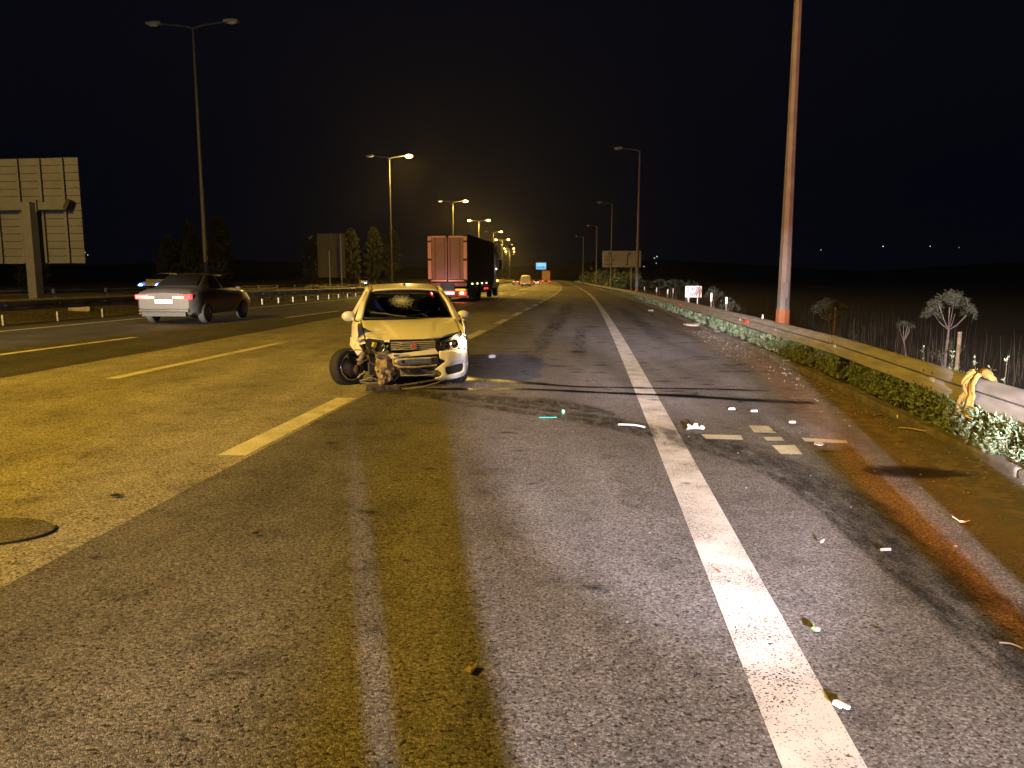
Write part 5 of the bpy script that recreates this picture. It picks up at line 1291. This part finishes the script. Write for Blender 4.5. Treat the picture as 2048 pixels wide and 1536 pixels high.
    for k in range(14):
        u, v = random.gauss(733, 6), random.gauss(712, 8); b.box(fr(u, v, random.uniform(.3, .4)), (random.uniform(.01, .03), .03, random.uniform(.01, .03)), (random.random(), random.random(), random.random()))
    sm = b.build('smashed_parts', M['dusty_black'], t); tag(sm, kind='stuff')
    b = MB(); b.ball(fr(788, 744, .18), .045, (1, .7, 1.1), 12, .4, 2); b.ball(fr(794, 739, .18), .03, (1, .7, 1.1), 10, .4, 5); b.build('alternator', M['alu'], t)
    # what hangs down to the road
    b = MB(); b.grid(lambda u, v: Vector((-.68 + .47 * u, -.14 - .015 * v, .012 + .075 * v + .008 * u + .022 * mnoise.noise(Vector((u * 6, v * 3, 2))))), 14, 4); b.build('torn_undertray', M['dusty_black'], t, solid=.018)
    b = MB(); b.tube([(-.27, -.12, .075), (.05, -.08, .105), (.33, -.02, .145)], [.014, .018, .012], 6); b.build('torn_trim', M['dusty_black'], t)
    b = MB(); b.tube([(-.18, -.15, .035), (.12, -.10, .055), (.30, -.05, .095), (.46, 0, .14)], [.009, .010, .009, .006], 6); b.build('torn_trim', M['beige'], t)
    b = MB(); pts = resample([tuple(fr(u, v, -.10)) for u, v in ((783, 771), (787, 766), (794, 765), (797, 771), (802, 775), (806, 770))], .02); b.tube(pts, .011, 5)
    for k in range(9): b.box(fr(random.uniform(785, 812), random.uniform(765, 778), -.1), (.03, .03, .02), (random.random(), random.random(), random.random()))
    b.build('tangled_clips', M['dusty_black'], t)
    # other wheels
    wheel(t, (.745, .74, .272), .285, .18, (0, R(4), R(-22)), 'rim', 9, side=1)
    wheel(t, (-.74, 3.10, .275), .285, .17, side=-1); wheel(t, (.74, 3.10, .275), .285, .17, side=1)
    # the glow of the burning bulb
    m4 = Matrix.Translation(t.location) @ Matrix.Rotation(.19, 4, 'Z')
    q = m4 @ (Vector((.74, .10, .64)) * .966); d = bpy.data.lights.new('bulb_light', 'POINT'); d.energy = 6; d.color = (1, .62, .33); d.shadow_soft_size = .04
    lo = bpy.data.objects.new('bulb_light', d); COL.objects.link(lo); lo.location = q
    # two things lying on the dashboard
    f1_ = m4 @ (Vector((-.06, 1.20, .972)) * .966)
    b = MB(); b.ball((0, 0, 0), .026, n=12); o = b.build('air_freshener', M['yellow'], None, True); o.location = f1_; tag(o, 'small yellow ball on the dashboard behind the cracked windscreen', 'ball')
    f2_ = m4 @ (Vector((.50, 1.36, .965)) * .966)
    b = MB(); b.box((0, 0, 0), (.14, .10, .004), (.35, 0, .25)); o = b.build('paper', M['paper']); o.location = f2_; tag(o, 'folded pale paper behind the lower right corner of the windscreen', 'paper')
wreck()

# ================================================================== CLOTH AND DEBRIS
def cloth():
    y0 = 7.15; p0 = P(roff(y0), y0); hz = heading(y0)
    path = [(.10, .40), (.075, .58), (.05, .675), (.02, .705), (-.03, .715), (-.085, .685), (-.118, .60), (-.105, .53), (-.10, .50), (-.125, .455), (-.13, .40), (-.135, .335), (-.14, .285)]
    def cp(u, v):
        f_ = v * (len(path) - 1); i = min(len(path) - 2, int(f_)); k = f_ - i
        x = path[i][0] + (path[i + 1][0] - path[i][0]) * k; z = path[i][1] + (path[i + 1][1] - path[i][1]) * k
        wv = .125 + .022 * math.sin(v * 7 + .6) + (.03 * (v - .7) / .3 if v > .7 else 0) + .007 * mnoise.noise(Vector((u * 6, v * 8, 7))) ; y = (u - .5) * 2 * wv - .03 * v
        x -= .010 * math.sin(u * 8 + v * 3) + .004 * math.sin(u * 19 - v * 6) + .012 * mnoise.noise(Vector((u * 3, v * 6, 2))); z += .014 * math.sin(u * 9 + 1) * (1 if 3 < f_ < 6 else .5)
        return Vector((x, -y, z))
    b = MB(); b.grid(cp, 22, 40)
    b.tube([(-.02, -.06, .715), (-.03, -.14, .705), (-.035, -.22, .685), (-.04, -.26, .672)], [.05, .042, .024, .010], 9)
    b.grid(lambda u, v: Vector((-.07 - .06 * math.sin(v * 3.14) - .01 * math.sin(u * 9), .05 + .07 * math.sin(v * 2.6) - .05 * u, .70 - .22 * v + .02 * math.sin(u * 5))), 10, 14)
    o = b.build('cloth', M['cloth'], None, True, solid=.006); o.location = p0; o.rotation_euler = (0, 0, hz)
    tag(o, 'crumpled yellow rag hanging over the guardrail at the right edge', 'cloth')
cloth()
def ground_z(x, y): return gz(y) + cross(x - xr(y)) + .012
def bit(name, label, cat, x, y, mesh_fn, mat, rz=0.0, solid=0.0, group=None, smooth=False):
    b = MB(); mesh_fn(b); o = b.build(name, mat, None, smooth, solid=solid); o.location = (x, y, ground_z(x, y)); o.rotation_euler = (0, 0, rz)
    return tag(o, label, cat, group)
def shard(L, Wd, H, seed=0, n=7):
    def fn(b):
        rnd = random.Random(seed); top = []
        for k in range(n):
            a = 2 * math.pi * k / n; r_ = rnd.uniform(.75, 1.15); top.append(Vector((math.cos(a) * L / 2 * r_, math.sin(a) * Wd / 2 * r_, H * rnd.uniform(.5, 1.2))))
        b.add([p + Vector((0, 0, -H * .5)) for p in top] + top, [tuple(range(n - 1, -1, -1)), tuple(range(n, 2 * n))] + [(k, (k + 1) % n, n + (k + 1) % n, n + k) for k in range(n)])
    return fn
def curved(pts, r): return lambda b: b.tube(resample(pts, .02), r, 6)
def slab(L, Wd, H, tilt=0): return lambda b: b.box((0, 0, H / 2), (L, Wd, H), (tilt, 0, 0))
# headlamp shell piece standing upright beside the edge line
def lampshell(b):
    b.grid(lambda u, v: Vector((-.09 + .19 * u, .05 * math.sin(u * 3.14) - .03 * v, .008 + v * (.022 + .05 * abs(math.sin(u * 8.5)) * math.sin(u * 3.14) ** .5))), 12, 4)
    b.box((.03, .03, .045), (.014, .006, .05), (0, .3, 0)); b.box((-.05, .03, .04), (.02, .006, .05), (0, -.5, 0))
bit('lamp_fragment', 'jagged white lamp housing fragment standing upright just right of the edge line', 'fragment', 1.90, 7.86, lampshell, M['debris_white'], .1, .006)
bit('bumper_fragment', 'long thin white curved trim strip lying just left of the edge line', 'fragment', 1.26, 8.0, curved([(-.13, .05, .022), (-.03, .03, .024), (.06, 0, .022), (.14, -.05, .012)], .011), M['debris_white'])
bit('rubber_strip', 'long black rubber strip lying beyond the white trim strip', 'strip', 1.03, 8.85, curved([(-.12, .2, .012), (-.02, .05, .014), (.08, -.1, .012), (.14, -.17, .01)], .016), M['debris_black'])
bit('trim_strip', 'very thin pale green strip lying in the middle of the skid mark', 'strip', .40, 8.43, curved([(-.10, 0, .008), (0, .012, .008), (.10, .006, .008)], .006), M['green_glass'])
bit('green_bottle_cap', 'small glossy green plastic piece lying right of the wrecked car', 'fragment', .59, 8.74, lambda b: b.ball((0, 0, .02), .026, (.8, .8, 1.2), 10), M['green_glass'])
bit('can', 'small silvery white can lying on the dark shadow right of the wrecked car', 'can', -.385, 14.55, lambda b: (b.tube([(-.06, 0, .034), (-.05, 0, .034), (.05, 0, .034), (.06, 0, .034)], [.026, .034, .034, .026], 12), b.disc((.055, -.0, .034), .02, (1, 0, 0), 10, .02)), M['debris_white'], .5)
for k, (x, y, L, Wd, lb) in enumerate(((2.64, 9.1, .10, .05, 'upright white square fragment, leftmost of three beyond the survey marks'), (2.86, 8.95, .10, .05, 'white square fragment, middle one of three beyond the survey marks'), (3.06, 8.25, .09, .05, 'bright white square fragment, rightmost of three beyond the survey marks'))):
    def fn(b, L=L, Wd=Wd): b.box((0, 0, .015), (L * .75, .008, .026), (-.35, 0, .1)); b.box((-.01, .02, .009), (L * .6, .03, .005), (.3, 0, 0))
    bit('plastic_fragment', lb, 'fragment', x, y, fn, M['debris_white'], -.15)
bit('plastic_fragment', 'flat pointed cream fragment at the foot of the rightmost survey mark', 'fragment', 2.92, 7.18, shard(.10, .10, .016, 5), M['debris_white'], .2)
bit('wrapper', 'crumpled pale paper wrapper in the near foreground of the lane', 'wrapper', -.165, 2.90, lambda b: b.grid(lambda u, v: Vector((-.016 + .032 * u, -.034 + .068 * v, .008 + .010 * abs(mnoise.noise(Vector((u * 4, v * 6, 1)))))), 8, 12), M['leaf_paper'] if 'leaf_paper' in M else M['stone'], -.45, .002)
bit('torn_leaf', 'torn green leaf with brown stalk between edge line and skid mark', 'leaf', 1.37, 3.28, lambda b: (b.ball((0, 0, .014), .020, (1.2, .5, .5), 8, .4, 3), b.tube([(0, 0, .012), (-.014, .02, .03), (-.018, .035, .035)], .003, 5)), M['green_leaf'] if 'green_leaf' in M else M['leaf'], -.4)
bit('plastic_fragment', 'cream rectangular plastic piece beside the edge line at the bottom of the picture', 'fragment', 1.225, 2.66, lambda b: (b.box((0, 0, .016), (.016, .055, .012), (0, .15, 0)), b.box((-.008, .014, .012), (.008, .035, .018), (0, .4, 0))), M['debris_cream'] if 'debris_cream' in M else M['paper'], .55)
bit('cigarette_end', 'white cigarette end lying alone right of the skid mark', 'cigarette', 2.18, 4.31, lambda b: b.tube([(-.03, 0, .011), (.03, 0, .011)], .009, 8), M['debris_white'], .1)
bit('plastic_fragment', 'tiny white chip standing left of the cigarette end', 'fragment', 1.86, 4.43, shard(.022, .012, .03, 8), M['debris_white'])
bit('twig', 'bent pale dry twig lying in the gutter below the hedge', 'twig', 4.20, 7.85, curved([(-.12, .12, .012), (-.02, .05, .014), (.06, -.07, .012), (.16, -.10, .012)], .008), M['twig'])
bit('twig', 'short dark stick with a pale tip in the gutter', 'twig', 4.14, 8.62, curved([(-.13, -.03, .01), (0, 0, .014), (.10, .05, .016)], .010), M['stem'])
bit('paper_scrap', 'small yellow-white paper scrap against the kerb under the hedge', 'paper', 4.38, 8.55, shard(.09, .06, .04, 3), M['paper'])
bit('dry_leaf', 'curled dry leaf with raised tips on the dirty shoulder', 'leaf', 2.93, 4.83, lambda b: (b.ball((0, 0, .010), .02, (1.3, .6, .4), 8, .4, 1), b.tube([(-.015, 0, .01), (-.045, .04, .03)], .003, 4), b.tube([(.02, 0, .01), (.055, .01, .014)], .003, 4)), M['paper'], 0)
bit('plastic_fragment', 'thin pale curved sliver at the right edge of the picture', 'fragment', 2.16, 3.14, curved([(-.04, .015, .006), (0, .008, .012), (.04, -.015, .006)], .0035), M['stone'], -.3)
bit('dark_pebble', 'flat dark pebble lying alone in the left lane', 'pebble', -2.74, 5.17, shard(.09, .05, .012, 2), M['debris_black'])
bit('dark_pebble', 'flat dark pebble lying in the near lane below the car', 'pebble', -1.54, 4.45, shard(.05, .035, .012, 3), M['debris_black'])
bit('dark_pebble', 'flat dark pebble right of the edge line in the foreground', 'pebble', 1.67, 3.28, shard(.028, .018, .012, 4), M['debris_black'])
bit('red_chip', 'tiny red lens chip lying just left of the edge line', 'fragment', 1.12, 3.98, shard(.02, .015, .008, 6), M['red_refl'])
bit('kerb_rubble', 'pale lump of broken concrete by the hedge at the far kerb', 'rubble', 5.95, 25.5, shard(.6, .3, .10, 9, 9), M['stone'], -.3)
bit('kerb_rubble', 'small pale rubble stone farther along the kerb toward the marker sign', 'rubble', 6.75, 37.5, shard(.3, .3, .10, 12, 9), M['stone'])
rnd = random.Random(4); b = MB()
for k in range(48):
    x = rnd.gauss(2.2, 1.0); y = rnd.gauss(7.4, 2.2)
    if y < 2.6 or x > 4: continue
    s = rnd.uniform(.003, .009); z = ground_z(x, y)
    b.box((x, y, z + s * .25), (s * 1.6, s, s * .5), (rnd.uniform(-.4, .4), rnd.uniform(-.4, .4), rnd.random() * 3))
for k in range(170):
    x = -.55 + abs(rnd.gauss(0, .26)); y = rnd.gauss(11.0, .16); s = rnd.uniform(.002, .0055); z = ground_z(x, y)
    b.box((x, y, z + s * .4), (s, s, s), (rnd.random() * 3, rnd.random() * 3, rnd.random() * 3))
tag(b.raw('glass_splinters', M['debris_white']), 'tiny pale splinters of glass and plastic strewn around the skid mark', 'splinters', kind='stuff')
